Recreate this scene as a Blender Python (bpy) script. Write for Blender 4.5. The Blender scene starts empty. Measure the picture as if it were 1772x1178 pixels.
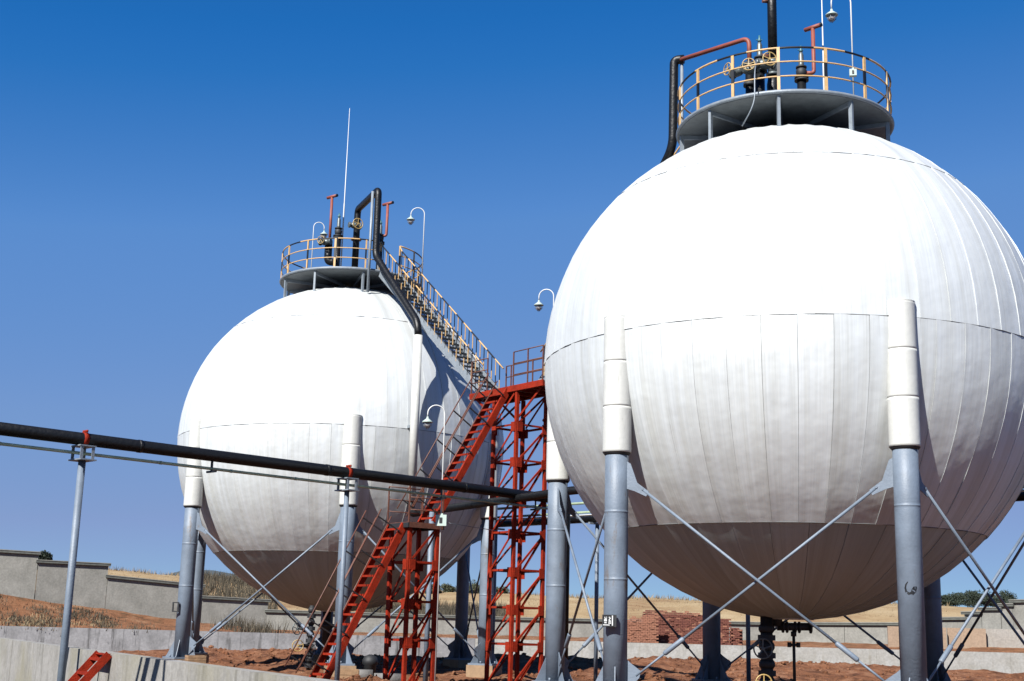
import bpy, bmesh, math, random
from mathutils import Vector, Matrix, noise
random.seed(7)
S = bpy.context.scene
C = S.collection
PI = math.pi
# ------------------------------------------------------------------ camera (eye = world origin; the bund floor lies at z = -1.9)
cd = bpy.data.cameras.new('camera'); cam = bpy.data.objects.new('camera', cd); C.objects.link(cam)
cd.sensor_width = 36.0; cd.lens = 36.0 * 2246.4 / 1772.0
cd.clip_start = 0.1; cd.clip_end = 3000
_p, _r = 0.2149, 0.0265
_f = Vector((0, math.cos(_p), math.sin(_p))); _u = Vector((0, -math.sin(_p), math.cos(_p))); _x = Vector((1, 0, 0))
_R = _x * math.cos(_r) + _u * math.sin(_r); _U = _u * math.cos(_r) - _x * math.sin(_r)
cam.matrix_world = Matrix(((_R.x, _U.x, -_f.x, 0), (_R.y, _U.y, -_f.y, 0), (_R.z, _U.z, -_f.z, 0), (0, 0, 0, 1)))
S.camera = cam
# ------------------------------------------------------------------ sky, sun, exposure
SUN_EL, SUN_AZ = math.radians(41.8), math.radians(211)
w = bpy.data.worlds.new("World"); S.world = w; w.use_nodes = True
wn, wl = w.node_tree.nodes, w.node_tree.links
sky = wn.new('ShaderNodeTexSky'); sky.sky_type = 'NISHITA'; sky.sun_disc = False
sky.sun_elevation = SUN_EL; sky.sun_rotation = SUN_AZ; sky.altitude = 3000; sky.air_density = 0.6; sky.dust_density = 0.0; sky.ozone_density = 6.0
bg = wn['Background']; bg.inputs[1].default_value = 0.08
EXPO = 1.2
def vmul(src, k):
    m_ = wn.new('ShaderNodeVectorMath'); m_.operation = 'SCALE'; m_.inputs['Scale'].default_value = k; wl.new(src, m_.inputs[0]); return m_.outputs[0]
cv = wn.new('ShaderNodeRGBCurve')            # one tone curve for the whole dome: saturated film response, softly rolled-off horizon
CP = [[(0, 0), (.045, .016), (.067, .105), (.12, .175), (.227, .235), (.5, .31), (1, .5)],
      [(0, 0), (.06, .09), (.091, .155), (.136, .265), (.25, .32), (.43, .345), (.6, .42), (1, .6)],
      [(0, 0), (.1, .26), (.22, .50), (.314, .62), (.5, .625), (.79, .615), (1, .68)]]
for ch, pts_ in enumerate(CP):
    c_ = cv.mapping.curves[ch]; c_.points[0].location = pts_[0]; c_.points[1].location = pts_[-1]
    for q_ in pts_[1:-1]: c_.points.new(*q_)
    for q_ in c_.points: q_.handle_type = 'VECTOR'
cv.mapping.update()
wl.new(vmul(sky.outputs[0], .11), cv.inputs['Color']); wl.new(vmul(cv.outputs[0], 1 / (.08 * 2 ** EXPO)), bg.inputs[0])
sd = bpy.data.lights.new('sun', 'SUN'); sd.energy = 5.0; sd.angle = math.radians(0.53); sd.color = (1.0, 0.97, 0.92)
so = bpy.data.objects.new('sun', sd); C.objects.link(so)
sv = Vector((math.sin(SUN_AZ) * math.cos(SUN_EL), math.cos(SUN_AZ) * math.cos(SUN_EL), math.sin(SUN_EL)))
so.rotation_euler = sv.to_track_quat('Z', 'Y').to_euler(); so.location = sv * 60
S.view_settings.view_transform = 'Standard'; S.view_settings.look = 'None'; S.view_settings.exposure = EXPO; S.view_settings.gamma = 1.0

# ------------------------------------------------------------------ materials
K = .47
def kk(c): return tuple(K * v for v in c)
def mat(name, col, rough=0.6, metal=0.0, var=0.0, vscale=3.0, bump=0.0, bscale=20.0, col2=None, spots=None, spec=0.5, stain=None):
    col = kk(col); col2 = kk(col2) if col2 else None
    m = bpy.data.materials.new(name); m.use_nodes = True
    nt = m.node_tree; N = nt.nodes; L = nt.links; b = N['Principled BSDF']
    b.inputs['Base Color'].default_value = (*col, 1); b.inputs['Roughness'].default_value = rough; b.inputs['Metallic'].default_value = metal
    b.inputs['Specular IOR Level'].default_value = spec
    geo = N.new('ShaderNodeNewGeometry')
    if var or col2:
        nz = N.new('ShaderNodeTexNoise'); nz.inputs['Scale'].default_value = vscale; nz.inputs['Detail'].default_value = 8; nz.inputs['Roughness'].default_value = 0.65
        L.new(geo.outputs['Position'], nz.inputs['Vector'])
        rp = N.new('ShaderNodeValToRGB'); rp.color_ramp.elements[0].position = 0.35; rp.color_ramp.elements[1].position = 0.68
        c2 = col2 or tuple(c * (1 - var) for c in col)
        rp.color_ramp.elements[0].color = (*c2, 1); rp.color_ramp.elements[1].color = (*col, 1)
        L.new(nz.outputs['Fac'], rp.inputs[0]); L.new(rp.outputs[0], b.inputs['Base Color'])
    if stain:                                     # patches of rust, dust or bare metal: (colour, threshold, scale, vertical stretch)
        mp = N.new('ShaderNodeMapping'); mp.inputs['Scale'].default_value = (1, 1, stain[3]); L.new(geo.outputs['Position'], mp.inputs[0])
        ns = N.new('ShaderNodeTexNoise'); ns.inputs['Scale'].default_value = stain[2]; ns.inputs['Detail'].default_value = 9; ns.inputs['Roughness'].default_value = .75; L.new(mp.outputs[0], ns.inputs['Vector'])
        rs = N.new('ShaderNodeValToRGB'); rs.color_ramp.elements[0].position = stain[1]; rs.color_ramp.elements[1].position = stain[1] + .1; L.new(ns.outputs['Fac'], rs.inputs[0])
        ms = N.new('ShaderNodeMix'); ms.data_type = 'RGBA'; L.new(rs.outputs[0], ms.inputs['Factor']); ms.inputs[7].default_value = (*kk(stain[0]), 1)
        lk = b.inputs['Base Color'].links
        if lk: L.new(lk[0].from_socket, ms.inputs[6])
        else: ms.inputs[6].default_value = (*col, 1)
        L.new(ms.outputs[2], b.inputs['Base Color'])
    if bump:
        n2 = N.new('ShaderNodeTexNoise'); n2.inputs['Scale'].default_value = bscale; n2.inputs['Detail'].default_value = 6
        L.new(geo.outputs['Position'], n2.inputs['Vector'])
        bp = N.new('ShaderNodeBump'); bp.inputs['Strength'].default_value = bump; bp.inputs['Distance'].default_value = 0.05
        L.new(n2.outputs['Fac'], bp.inputs['Height']); L.new(bp.outputs[0], b.inputs['Normal'])
    return m
def concrete(name, col, dark, streak=0.5, tint=None):
    """plastered concrete with blotches, vertical run-off streaks and stains"""
    m = mat(name, col, 0.85); col = kk(col); dark = kk(dark); tint = kk(tint) if tint else None; nt = m.node_tree; N = nt.nodes; L = nt.links; b = N['Principled BSDF']
    geo = N.new('ShaderNodeNewGeometry')
    def nz(scale, sc3, det=8, rg=.6):
        mp = N.new('ShaderNodeMapping'); mp.inputs['Scale'].default_value = sc3
        t = N.new('ShaderNodeTexNoise'); t.inputs['Scale'].default_value = scale; t.inputs['Detail'].default_value = det; t.inputs['Roughness'].default_value = rg
        L.new(geo.outputs['Position'], mp.inputs[0]); L.new(mp.outputs[0], t.inputs['Vector']); return t.outputs['Fac']
    def ramp(x, a, c, va=(0, 0, 0), vb=(1, 1, 1)):
        r = N.new('ShaderNodeValToRGB'); r.color_ramp.elements[0].position = a; r.color_ramp.elements[1].position = c
        r.color_ramp.elements[0].color = (*va, 1); r.color_ramp.elements[1].color = (*vb, 1); L.new(x, r.inputs[0]); return r.outputs[0]
    def mix(f, a, c, blend='MIX'):
        x = N.new('ShaderNodeMix'); x.data_type = 'RGBA'; x.blend_type = blend
        if isinstance(f, float): x.inputs['Factor'].default_value = f
        else: L.new(f, x.inputs['Factor'])
        for i, v in ((6, a), (7, c)):
            if isinstance(v, tuple): x.inputs[i].default_value = (*v, 1)
            else: L.new(v, x.inputs[i])
        return x.outputs[2]
    base = ramp(nz(1.1, (1, 1, 1)), .3, .7, tuple(.52 * a + .48 * d for a, d in zip(col, dark)), col)
    fine = ramp(nz(9, (1, 1, 1)), .35, .7, (.78, .78, .78), (1.05, 1.05, 1.05))
    c = mix(1.0, base, fine, 'MULTIPLY')
    st = ramp(nz(1.0, (2.6, 2.6, .22), 5, .7), .54, .68)
    mm = N.new('ShaderNodeMath'); mm.operation = 'MULTIPLY'; mm.inputs[1].default_value = streak; L.new(st, mm.inputs[0])
    c = mix(mm.outputs[0], c, dark)
    if tint:
        ts = ramp(nz(.5, (1, 1, .8)), .5, .66); m3 = N.new('ShaderNodeMath'); m3.operation = 'MULTIPLY'; m3.inputs[1].default_value = .6; L.new(ts, m3.inputs[0])
        c = mix(m3.outputs[0], c, tint)
    L.new(c, b.inputs['Base Color'])
    bp = N.new('ShaderNodeBump'); bp.inputs['Strength'].default_value = .35; bp.inputs['Distance'].default_value = .03; L.new(nz(14, (1, 1, 1)), bp.inputs['Height']); L.new(bp.outputs[0], b.inputs['Normal'])
    return m
def cladding(name, center, dirt_shade=(1, 1, 1), dents=.5):
    """painted sheet-metal jacket: vertical roll marks, soft dents and grime; coordinates about the sphere's centre"""
    m = bpy.data.materials.new(name); m.use_nodes = True; nt = m.node_tree; N = nt.nodes; L = nt.links; b = N['Principled BSDF']
    geo = N.new('ShaderNodeNewGeometry')
    sub = N.new('ShaderNodeVectorMath'); sub.operation = 'SUBTRACT'; sub.inputs[1].default_value = center; L.new(geo.outputs['Position'], sub.inputs[0])
    sp = N.new('ShaderNodeSeparateXYZ'); L.new(sub.outputs[0], sp.inputs[0])
    at = N.new('ShaderNodeMath'); at.operation = 'ARCTAN2'; L.new(sp.outputs['Y'], at.inputs[0]); L.new(sp.outputs['X'], at.inputs[1])
    def comb(ka, kz):
        a = N.new('ShaderNodeMath'); a.operation = 'MULTIPLY'; a.inputs[1].default_value = ka; L.new(at.outputs[0], a.inputs[0])
        z = N.new('ShaderNodeMath'); z.operation = 'MULTIPLY'; z.inputs[1].default_value = kz; L.new(sp.outputs['Z'], z.inputs[0])
        c = N.new('ShaderNodeCombineXYZ'); L.new(a.outputs[0], c.inputs[0]); L.new(z.outputs[0], c.inputs[1]); return c.outputs[0]
    def nz(vec, scale, det=4, rg=.5):
        t = N.new('ShaderNodeTexNoise'); t.inputs['Scale'].default_value = scale; t.inputs['Detail'].default_value = det; t.inputs['Roughness'].default_value = rg
        L.new(vec, t.inputs['Vector']); return t.outputs['Fac']
    fine = nz(comb(170, .35), 1.0, 5, .7)
    mid = nz(comb(26, .12), 1.0, 3)
    dent = nz(sub.outputs[0], 0.9, 3)
    patch = nz(sub.outputs[0], .45, 5)
    # colour: pale cream-white paint with faint streaks and grime; underside shade multiplied in
    r1 = N.new('ShaderNodeValToRGB'); r1.color_ramp.elements[0].position = .3; r1.color_ramp.elements[0].color = (.43*dirt_shade[0], .452*dirt_shade[1], .462*dirt_shade[2], 1); r1.color_ramp.elements[1].position = .62; r1.color_ramp.elements[1].color = (.50*dirt_shade[0], .525*dirt_shade[1], .535*dirt_shade[2], 1)
    L.new(fine, r1.inputs[0])
    r2 = N.new('ShaderNodeValToRGB'); r2.color_ramp.elements[0].position = .32; r2.color_ramp.elements[0].color = (.84, .82, .77, 1); r2.color_ramp.elements[1].position = .6; r2.color_ramp.elements[1].color = (1, 1, 1, 1)
    L.new(mid, r2.inputs[0])
    mx = N.new('ShaderNodeMix'); mx.data_type = 'RGBA'; mx.blend_type = 'MULTIPLY'; mx.inputs['Factor'].default_value = .8; L.new(r1.outputs[0], mx.inputs[6]); L.new(r2.outputs[0], mx.inputs[7])
    # run-off stains hanging from the girth seams, and a small tone difference from sheet to sheet
    def math_(op, a_, b_=None, clamp=False):
        q = N.new('ShaderNodeMath'); q.operation = op; q.use_clamp = clamp
        for i_, v_ in enumerate((a_, b_)):
            if v_ is None: continue
            if isinstance(v_, (int, float)): q.inputs[i_].default_value = v_
            else: L.new(v_, q.inputs[i_])
        return q.outputs[0]
    col_ = mx.outputs[2]
    for z0_, ln_, seed_, amt_ in ((0.0, 1.3, 0.0, .55), (0.0, .45, 9.0, .6), (-4.2, 1.6, 4.0, .5), (4.17, .8, 14.0, .25)):
        v_ = N.new('ShaderNodeCombineXYZ'); L.new(math_('ADD', math_('MULTIPLY', at.outputs[0], 46 if ln_ > 1 else 80), seed_), v_.inputs[0]); v_.inputs[1].default_value = seed_
        n_ = nz(v_.outputs[0], 1.0, 4, .8)
        th = math_('MULTIPLY', math_('SUBTRACT', n_, .56), 9.0, True)
        dz = math_('SUBTRACT', z0_, sp.outputs['Z'])
        fall = math_('SUBTRACT', 1.0, math_('DIVIDE', dz, ln_), True)
        on = math_('GREATER_THAN', dz, 0.0)
        f_ = math_('MULTIPLY', math_('MULTIPLY', math_('MULTIPLY', th, fall), on), amt_, True)
        m_ = N.new('ShaderNodeMix'); m_.data_type = 'RGBA'; L.new(f_, m_.inputs['Factor']); L.new(col_, m_.inputs[6]); m_.inputs[7].default_value = (.14, .13, .115, 1); col_ = m_.outputs[2]
    oi = N.new('ShaderNodeObjectInfo'); tone = N.new('ShaderNodeMapRange'); tone.inputs['To Min'].default_value = .91; tone.inputs['To Max'].default_value = 1.04; L.new(oi.outputs['Random'], tone.inputs['Value'])
    vm = N.new('ShaderNodeVectorMath'); vm.operation = 'SCALE'; L.new(col_, vm.inputs[0]); L.new(tone.outputs[0], vm.inputs['Scale'])
    L.new(vm.outputs[0], b.inputs['Base Color'])
    b.inputs['Metallic'].default_value = .18; b.inputs['Specular IOR Level'].default_value = .5
    rr = N.new('ShaderNodeMapRange'); rr.inputs['To Min'].default_value = .42; rr.inputs['To Max'].default_value = .6; L.new(patch, rr.inputs['Value']); L.new(rr.outputs[0], b.inputs['Roughness'])
    b1 = N.new('ShaderNodeBump'); b1.inputs['Strength'].default_value = .12; b1.inputs['Distance'].default_value = .01; L.new(fine, b1.inputs['Height'])
    b2 = N.new('ShaderNodeBump'); b2.inputs['Strength'].default_value = dents; b2.inputs['Distance'].default_value = .10; L.new(dent, b2.inputs['Height']); L.new(b1.outputs[0], b2.inputs['Normal'])
    L.new(b2.outputs[0], b.inputs['Normal'])
    return m
RS = 6.2
CR = Vector((7.0612, 32.4719, 6.4895)); CL = Vector((-6.4201, 49.9342, 6.4895))
GZ = -1.9                      # soil level inside the bund
M = dict(
    clad_r=cladding('cladding_near', CR), clad_l=cladding('cladding_far', CL),
    low_r=cladding('cladding_near_shaded_underside', CR, (.60, .66, .67), .22), low_l=cladding('cladding_far_shaded_underside', CL, (.60, .66, .67), .22),  # lower caps: duller sheet, with underside shade painted into its darker colour
    seam=mat('seam_dark', (.16, .16, .16), .8),
    sleeve=mat('sleeve_white', (.92, .93, .88), .55, .05, .10, 4, .1, 8, stain=((.5, .5, .45), .60, 3.0, .15)),
    blue=mat('grey_blue_paint', (.255, .32, .41), .55, .0, .25, 2.5, .12, 25, stain=((.19, .15, .12), .60, 2.2, .35)),
    steel=mat('light_steel', (.40, .46, .52), .5, .2, .25, 5, .1, 20),
    deck=mat('deck_grey', (.20, .23, .25), .6, 0, .35, 3, .2, 12),
    red=mat('red_primer', (.48, .038, .012), .7, 0, .45, 4, .25, 30, spec=.12, stain=((.30, .10, .05), .60, 5, 1)),
    brown=mat('brown_primer', (.24, .085, .05), .6, 0, .5, 8, stain=((.4, .33, .28), .62, 9, 1)),
    salmon=mat('salmon_primer', (.42, .095, .055), .6, 0, .3, 5),
    yellow=mat('yellow_paint', (.98, .62, .26), .5, 0, .22, 8, stain=((.35, .18, .08), .66, 7, 1)),
    black=mat('black_paint', (.006, .007, .010), .45),
    tar=mat('black_pipe_wrap', (.008, .009, .011), .45, 0, .3, 4, .3, 9, spec=.3),
    iron=mat('dark_iron', (.022, .025, .03), .65, .0, .4, 10),
    valve=mat('grey_valve', (.24, .28, .28), .45, .4, .4, 12),
    teal=mat('teal_cap', (.05, .20, .25), .5),
    green=mat('green_pipe', (.78, .98, .66), .5, 0, .35, 2),
    white=mat('white_paint', (.95, .97, .96), .45),
    wheel=mat('wheel_yellow', (.70, .48, .17), .5, 0, .2, 10),
    glass=mat('lamp_glass', (.55, .50, .50), .15, .0),
    lampgreen=mat('lamp_green', (.60, .74, .68), .45),
    dike=concrete('bund_concrete', (.53, .51, .48), (.16, .15, .12), .75, (.36, .33, .22)),
    dike_l=concrete('bund_concrete_far', (.42, .42, .44), (.03, .03, .03), 1.0),
    dike_w=concrete('bund_concrete_pale', (.60, .60, .58), (.30, .27, .2), .5),
    wall=concrete('boundary_plaster', (.44, .43, .39), (.14, .14, .12), .30),
    wall_o=concrete('beige_plaster', (.52, .37, .26), (.38, .27, .18), .3),
    wall_p=concrete('pale_plaster', (.52, .49, .45), (.40, .33, .27), .3),
    coping=mat('coping', (.17, .18, .16), .8, 0, .4, 5), coptop=mat('coping_top', (.36, .36, .32), .85, 0, .3, 4),
    brick=mat('brick_red', (.27, .09, .055), .9, 0, 0, 6, .2, 30, (.16, .045, .03)),
    brick2=mat('brick_pale', (.46, .20, .12), .9, 0, .3, 6, .2, 30),
    wood=mat('plank_wood', (.52, .32, .17), .8, 0, .3, 4, .2, 20),
    ped=mat('pedestal', (.50, .33, .19), .85, 0, .25, 5, .2, 15),
    pipec=mat('concrete_pipe', (.26, .25, .24), .85, 0, .3, 6, .2, 20),
    bark=mat('bark', (.09, .065, .045), .9, 0, .3, 8),
    leaf=mat('leaf_dark', (.05, .07, .04), .8, 0, 0, 1.5, 0, 1, (.02, .04, .02)),
    leaf2=mat('leaf_olive', (.10, .10, .045), .8, 0, 0, 1.5, 0, 1, (.05, .065, .03)),
    drygrass=mat('dry_grass', (.50, .39, .22), .9, 0, 0, .7, 0, 1, (.22, .14, .07)),
    scrub=mat('dark_scrub', (.15, .115, .07), .9, 0, 0, .8, 0, 1, (.08, .07, .045)),
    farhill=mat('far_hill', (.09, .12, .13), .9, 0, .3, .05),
)
def soil(name, a, b_, c_, sc, bstr=.8):
    m = mat(name, a, .95); a, b_, c_ = kk(a), kk(b_), kk(c_); nt = m.node_tree; N = nt.nodes; L = nt.links; b = N['Principled BSDF']; b.inputs['Specular IOR Level'].default_value = .1
    geo = N.new('ShaderNodeNewGeometry')
    t = N.new('ShaderNodeTexNoise'); t.inputs['Scale'].default_value = sc; t.inputs['Detail'].default_value = 10; t.inputs['Roughness'].default_value = .7
    L.new(geo.outputs['Position'], t.inputs['Vector'])
    r = N.new('ShaderNodeValToRGB'); e = r.color_ramp.elements
    e[0].position = .32; e[0].color = (*b_, 1); e[1].position = .66; e[1].color = (*c_, 1); k = e.new(.5); k.color = (*a, 1)
    L.new(t.outputs['Fac'], r.inputs[0]); L.new(r.outputs[0], b.inputs['Base Color'])
    t2 = N.new('ShaderNodeTexNoise'); t2.inputs['Scale'].default_value = 5; t2.inputs['Detail'].default_value = 12; t2.inputs['Roughness'].default_value = .75
    L.new(geo.outputs['Position'], t2.inputs['Vector'])
    bp = N.new('ShaderNodeBump'); bp.inputs['Strength'].default_value = bstr; bp.inputs['Distance'].default_value = .25
    L.new(t2.outputs['Fac'], bp.inputs['Height']); L.new(bp.outputs[0], b.inputs['Normal'])
    return m
M['soil'] = soil('red_soil', (.36, .155, .08), (.11, .05, .03), (.52, .27, .155), 1.4)
M['bank'] = soil('bank_soil', (.40, .18, .09), (.14, .095, .055), (.52, .30, .17), .8)
M['field'] = soil('field_soil', (.50, .36, .20), (.33, .19, .10), (.62, .48, .29), .12, .4)
M['outer'] = soil('outer_soil', (.13, .10, .055), (.08, .06, .035), (.20, .15, .09), .8)

# ------------------------------------------------------------------ mesh builder
class MB:
    def __init__(s): s.v = []; s.f = []; s.m = []; s.sm = []
    def add(s, vs, fs, mi=0, smooth=False):
        o = len(s.v); s.v += [Vector(v) for v in vs]
        for f in fs: s.f.append([i + o for i in f]); s.m.append(mi); s.sm.append(smooth)
        return s
    def box(s, lo, hi, mi=0, rz=0.0, at=(0, 0, 0)):
        x0, y0, z0 = lo; x1, y1, z1 = hi; c, n = math.cos(rz), math.sin(rz)
        vs = [(x, y, z) for z in (z0, z1) for x, y in ((x0, y0), (x1, y0), (x1, y1), (x0, y1))]
        vs = [(at[0] + x * c - y * n, at[1] + x * n + y * c, at[2] + z) for x, y, z in vs]
        return s.add(vs, [(0, 3, 2, 1), (4, 5, 6, 7), (0, 1, 5, 4), (1, 2, 6, 5), (2, 3, 7, 6), (3, 0, 4, 7)], mi)
    def bar(s, a, b, wd, th, up=(0, 0, 1), mi=0):
        """rectangular bar from a to b; wd across, th along up"""
        a, b = Vector(a), Vector(b); d = (b - a).normalized(); up = Vector(up)
        sd_ = d.cross(up)
        if sd_.length < 1e-4: sd_ = d.cross(Vector((1, 0, 0)))
        sd_.normalize(); u = sd_.cross(d).normalized()
        vs = []
        for p in (a, b):
            for i, j in ((-1, -1), (1, -1), (1, 1), (-1, 1)): vs.append(p + sd_ * i * wd / 2 + u * j * th / 2)
        return s.add(vs, [(0, 1, 2, 3), (7, 6, 5, 4), (0, 4, 5, 1), (1, 5, 6, 2), (2, 6, 7, 3), (3, 7, 4, 0)], mi)
    def tube(s, pts, r, n=10, mi=0, closed=False, mis=None, cap=True):
        pts = [Vector(p) for p in pts]; k = len(pts); rs = r if isinstance(r, (list, tuple)) else [r] * k
        rings = []; prev = None
        for i, p in enumerate(pts):
            if closed: t = (pts[(i + 1) % k] - pts[i - 1])
            else: t = pts[min(i + 1, k - 1)] - pts[max(i - 1, 0)]
            if t.length < 1e-9: t = Vector((0, 0, 1))
            t.normalize()
            if prev is None:
                a = Vector((0, 0, 1)) if abs(t.z) < .9 else Vector((1, 0, 0))
                prev = t.cross(a).normalized()
            else:
                prev = (prev - t * prev.dot(t))
                if prev.length < 1e-6: prev = t.orthogonal()
                prev.normalize()
            q = t.cross(prev)
            rings.append([p + (prev * math.cos(2 * PI * j / n) + q * math.sin(2 * PI * j / n)) * rs[i] for j in range(n)])
        o = len(s.v)
        for g in rings: s.v += g
        segs = k if closed else k - 1
        for i in range(segs):
            a = o + i * n; b = o + ((i + 1) % k) * n; mm = mis[i] if mis else mi
            for j in range(n):
                s.f.append([a + j, a + (j + 1) % n, b + (j + 1) % n, b + j]); s.m.append(mm); s.sm.append(True)
        if cap and not closed:
            s.f.append([o + j for j in range(n)][::-1]); s.m.append(mis[0] if mis else mi); s.sm.append(False)
            e = o + (k - 1) * n
            s.f.append([e + j for j in range(n)]); s.m.append(mis[-1] if mis else mi); s.sm.append(False)
        return s
    def lathe(s, prof, n=16, at=(0, 0, 0), axis=(0, 0, 1), mi=0, smooth=True):
        ax = Vector(axis).normalized(); e1 = ax.orthogonal().normalized(); e2 = ax.cross(e1); at = Vector(at); o = len(s.v)
        for r, z in prof:
            for j in range(n):
                a = 2 * PI * j / n; s.v.append(at + ax * z + (e1 * math.cos(a) + e2 * math.sin(a)) * max(r, 1e-4))
        for i in range(len(prof) - 1):
            for j in range(n):
                s.f.append([o + i * n + j, o + i * n + (j + 1) % n, o + (i + 1) * n + (j + 1) % n, o + (i + 1) * n + j]); s.m.append(mi); s.sm.append(smooth)
        s.f.append([o + j for j in range(n)][::-1]); s.m.append(mi); s.sm.append(False)
        e = o + (len(prof) - 1) * n; s.f.append([e + j for j in range(n)]); s.m.append(mi); s.sm.append(False)
        return s
    def prism(s, poly, th, mi=0):
        """poly: list of 3D coplanar points; extruded by vector th"""
        n = len(poly); th = Vector(th); vs = [Vector(p) - th / 2 for p in poly] + [Vector(p) + th / 2 for p in poly]
        return s.add(vs, [tuple(range(n))[::-1], tuple(range(n, 2 * n))] + [(i, (i + 1) % n, n + (i + 1) % n, n + i) for i in range(n)], mi)
    def mesh(s, name, mats, origin=(0, 0, 0)):
        og = Vector(origin); me = bpy.data.meshes.new(name)
        me.from_pydata([tuple(v - og) for v in s.v], [], s.f)
        if not isinstance(mats, (list, tuple)): mats = [mats]
        for m in mats: me.materials.append(m)
        me.polygons.foreach_set('material_index', s.m); me.polygons.foreach_set('use_smooth', s.sm)
        me.update()
        bm = bmesh.new(); bm.from_mesh(me); bmesh.ops.recalc_face_normals(bm, faces=bm.faces); bm.to_mesh(me); bm.free()
        return me
    def build(s, name, mats, parent=None, origin=None):
        if origin is None: origin = wloc(parent) if parent else (0, 0, 0)
        return place(name, s.mesh(name, mats, origin), parent)
def wloc(o):
    v = Vector((0, 0, 0))
    while o is not None: v = v + o.location; o = o.parent
    return v
def place(name, me, parent=None, loc=(0, 0, 0), rz=0.0, rot=None):
    o = bpy.data.objects.new(name, me); C.objects.link(o); o.location = loc
    o.rotation_euler = rot if rot else (0, 0, rz)
    if parent: o.parent = parent
    return o
def tag(o, label=None, cat=None, group=None, kind=None):
    if label: o['label'] = label
    if cat: o['category'] = cat
    if group: o['group'] = group
    if kind: o['kind'] = kind
    return o
def thing(name, loc, label, cat, group=None, rz=0.0):
    o = bpy.data.objects.new(name, None); C.objects.link(o); o.location = loc; o.rotation_euler = (0, 0, rz); o.empty_display_size = .3
    return tag(o, label, cat, group)
def arc(c, r, a0, a1, n, z=None):
    return [Vector((c[0] + r * math.cos(a0 + (a1 - a0) * i / n), c[1] + r * math.sin(a0 + (a1 - a0) * i / n), c[2] if z is None else z)) for i in range(n + 1)]
def bend(pts, r, n=5):
    """round the corners of a polyline"""
    pts = [Vector(p) for p in pts]; out = [pts[0]]
    for i in range(1, len(pts) - 1):
        a, b, c = pts[i - 1], pts[i], pts[i + 1]; d1 = (a - b); d2 = (c - b); k = min(r, d1.length * .48, d2.length * .48)
        p, q = b + d1.normalized() * k, b + d2.normalized() * k
        for j in range(n + 1):
            t = j / n; out.append(p * (1 - t) ** 2 + b * 2 * t * (1 - t) + q * t * t)
    return out + [pts[-1]]
def R(d): return math.radians(d)

U = Vector((0.6110979, -0.79155502, 0)); Nn = Vector((0.79155502, 0.6110979, 0))     # along the tank row / across it
MID = Vector((0.32054, 41.20303, 0)); ROT = math.atan2(U.y, U.x)

# ------------------------------------------------------------------ ground, hills
def sheet(name, xs, ys, zf, m, kind='structure', sub=None):
    vs = [(x, y, zf(x, y)) for y in ys for x in xs]; nx = len(xs)
    fs = [(j * nx + i, j * nx + i + 1, (j + 1) * nx + i + 1, (j + 1) * nx + i) for j in range(len(ys) - 1) for i in range(nx - 1)]
    b = MB().add(vs, fs, 0, True); o = b.build(name, m); tag(o, kind=kind); return o
def lin(a, b, n): return [a + (b - a) * i / n for i in range(n + 1)]
def nz(x, y, s, k=4): return noise.fractal(Vector((x * s, y * s, 3.3)), 1.0, 2.0, k)
# near bund wall runs in plan from W0 to W1
W0 = Vector((-17.3, 43.8, 0)); WD = Vector((15.3, -26.5, 0)).normalized(); WN = Vector((-WD.y, WD.x, 0))   # WN points inside
WTOP = -0.8; WBACK = W0 - WD * 29.1; WFRONT = W0 + WD * 44
DIKE_Y = 69.0
sheet('outer_ground', lin(-80, 60, 70), lin(-30, 78, 54), lambda x, y: -1.7 - 1.35 * min(1, max(0, (y - 3) / 9)) + .12 * nz(x, y, .3) - 3.0 * (1 if (Vector((x, y, 0)) - W0).dot(WN) > 2.0 else 0), M['outer'])
def in_soil(x, y):
    z = GZ + .20 * nz(x, y, .35) + .09 * nz(x, y, 1.9, 6)
    for hx, hy, hr, hh in ((-8.5, 60, 4.5, .35), (1.5, 58, 5, .35), (4.2, 37.0, 1.2, .4), (9, 60, 6, .3), (16, 62, 8, .3), (-13.4, 64, 5, .3), (-3.6, 36.6, 1.1, .35)):
        d = ((x - hx) ** 2 + (y - hy) ** 2) / hr ** 2
        z += hh * math.exp(-d) * (1 + .5 * nz(x, y, 1.1, 5))
    return z
def soil_sheet():
    # parallelogram inside the bund, fine enough to show clods
    vs, fs = [], []; n1, n2 = 230, 200
    for j in range(n2 + 1):
        for i in range(n1 + 1):
            s = i / n1 * 73 - 29; t = (j / n2) ** 1.0 * 62 + .31
            p = W0 + WD * s + WN * t
            vs.append((p.x, p.y, in_soil(p.x, p.y)))
    for j in range(n2):
        for i in range(n1):
            a = j * (n1 + 1) + i
            if vs[a][1] > DIKE_Y + .1 and vs[a + n1 + 2][1] > DIKE_Y + .1: continue
            fs.append((a, a + 1, a + n1 + 2, a + n1 + 1))
    tag(MB().add(vs, fs, 0, True).build('bund_floor', M['soil']), kind='structure')
soil_sheet()
def hterp(x, pts):
    if x <= pts[0][0]: return pts[0][1]
    for (a, va), (b, vb) in zip(pts, pts[1:]):
        if x <= b: return va + (vb - va) * (x - a) / (b - a)
    return pts[-1][1]
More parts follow.
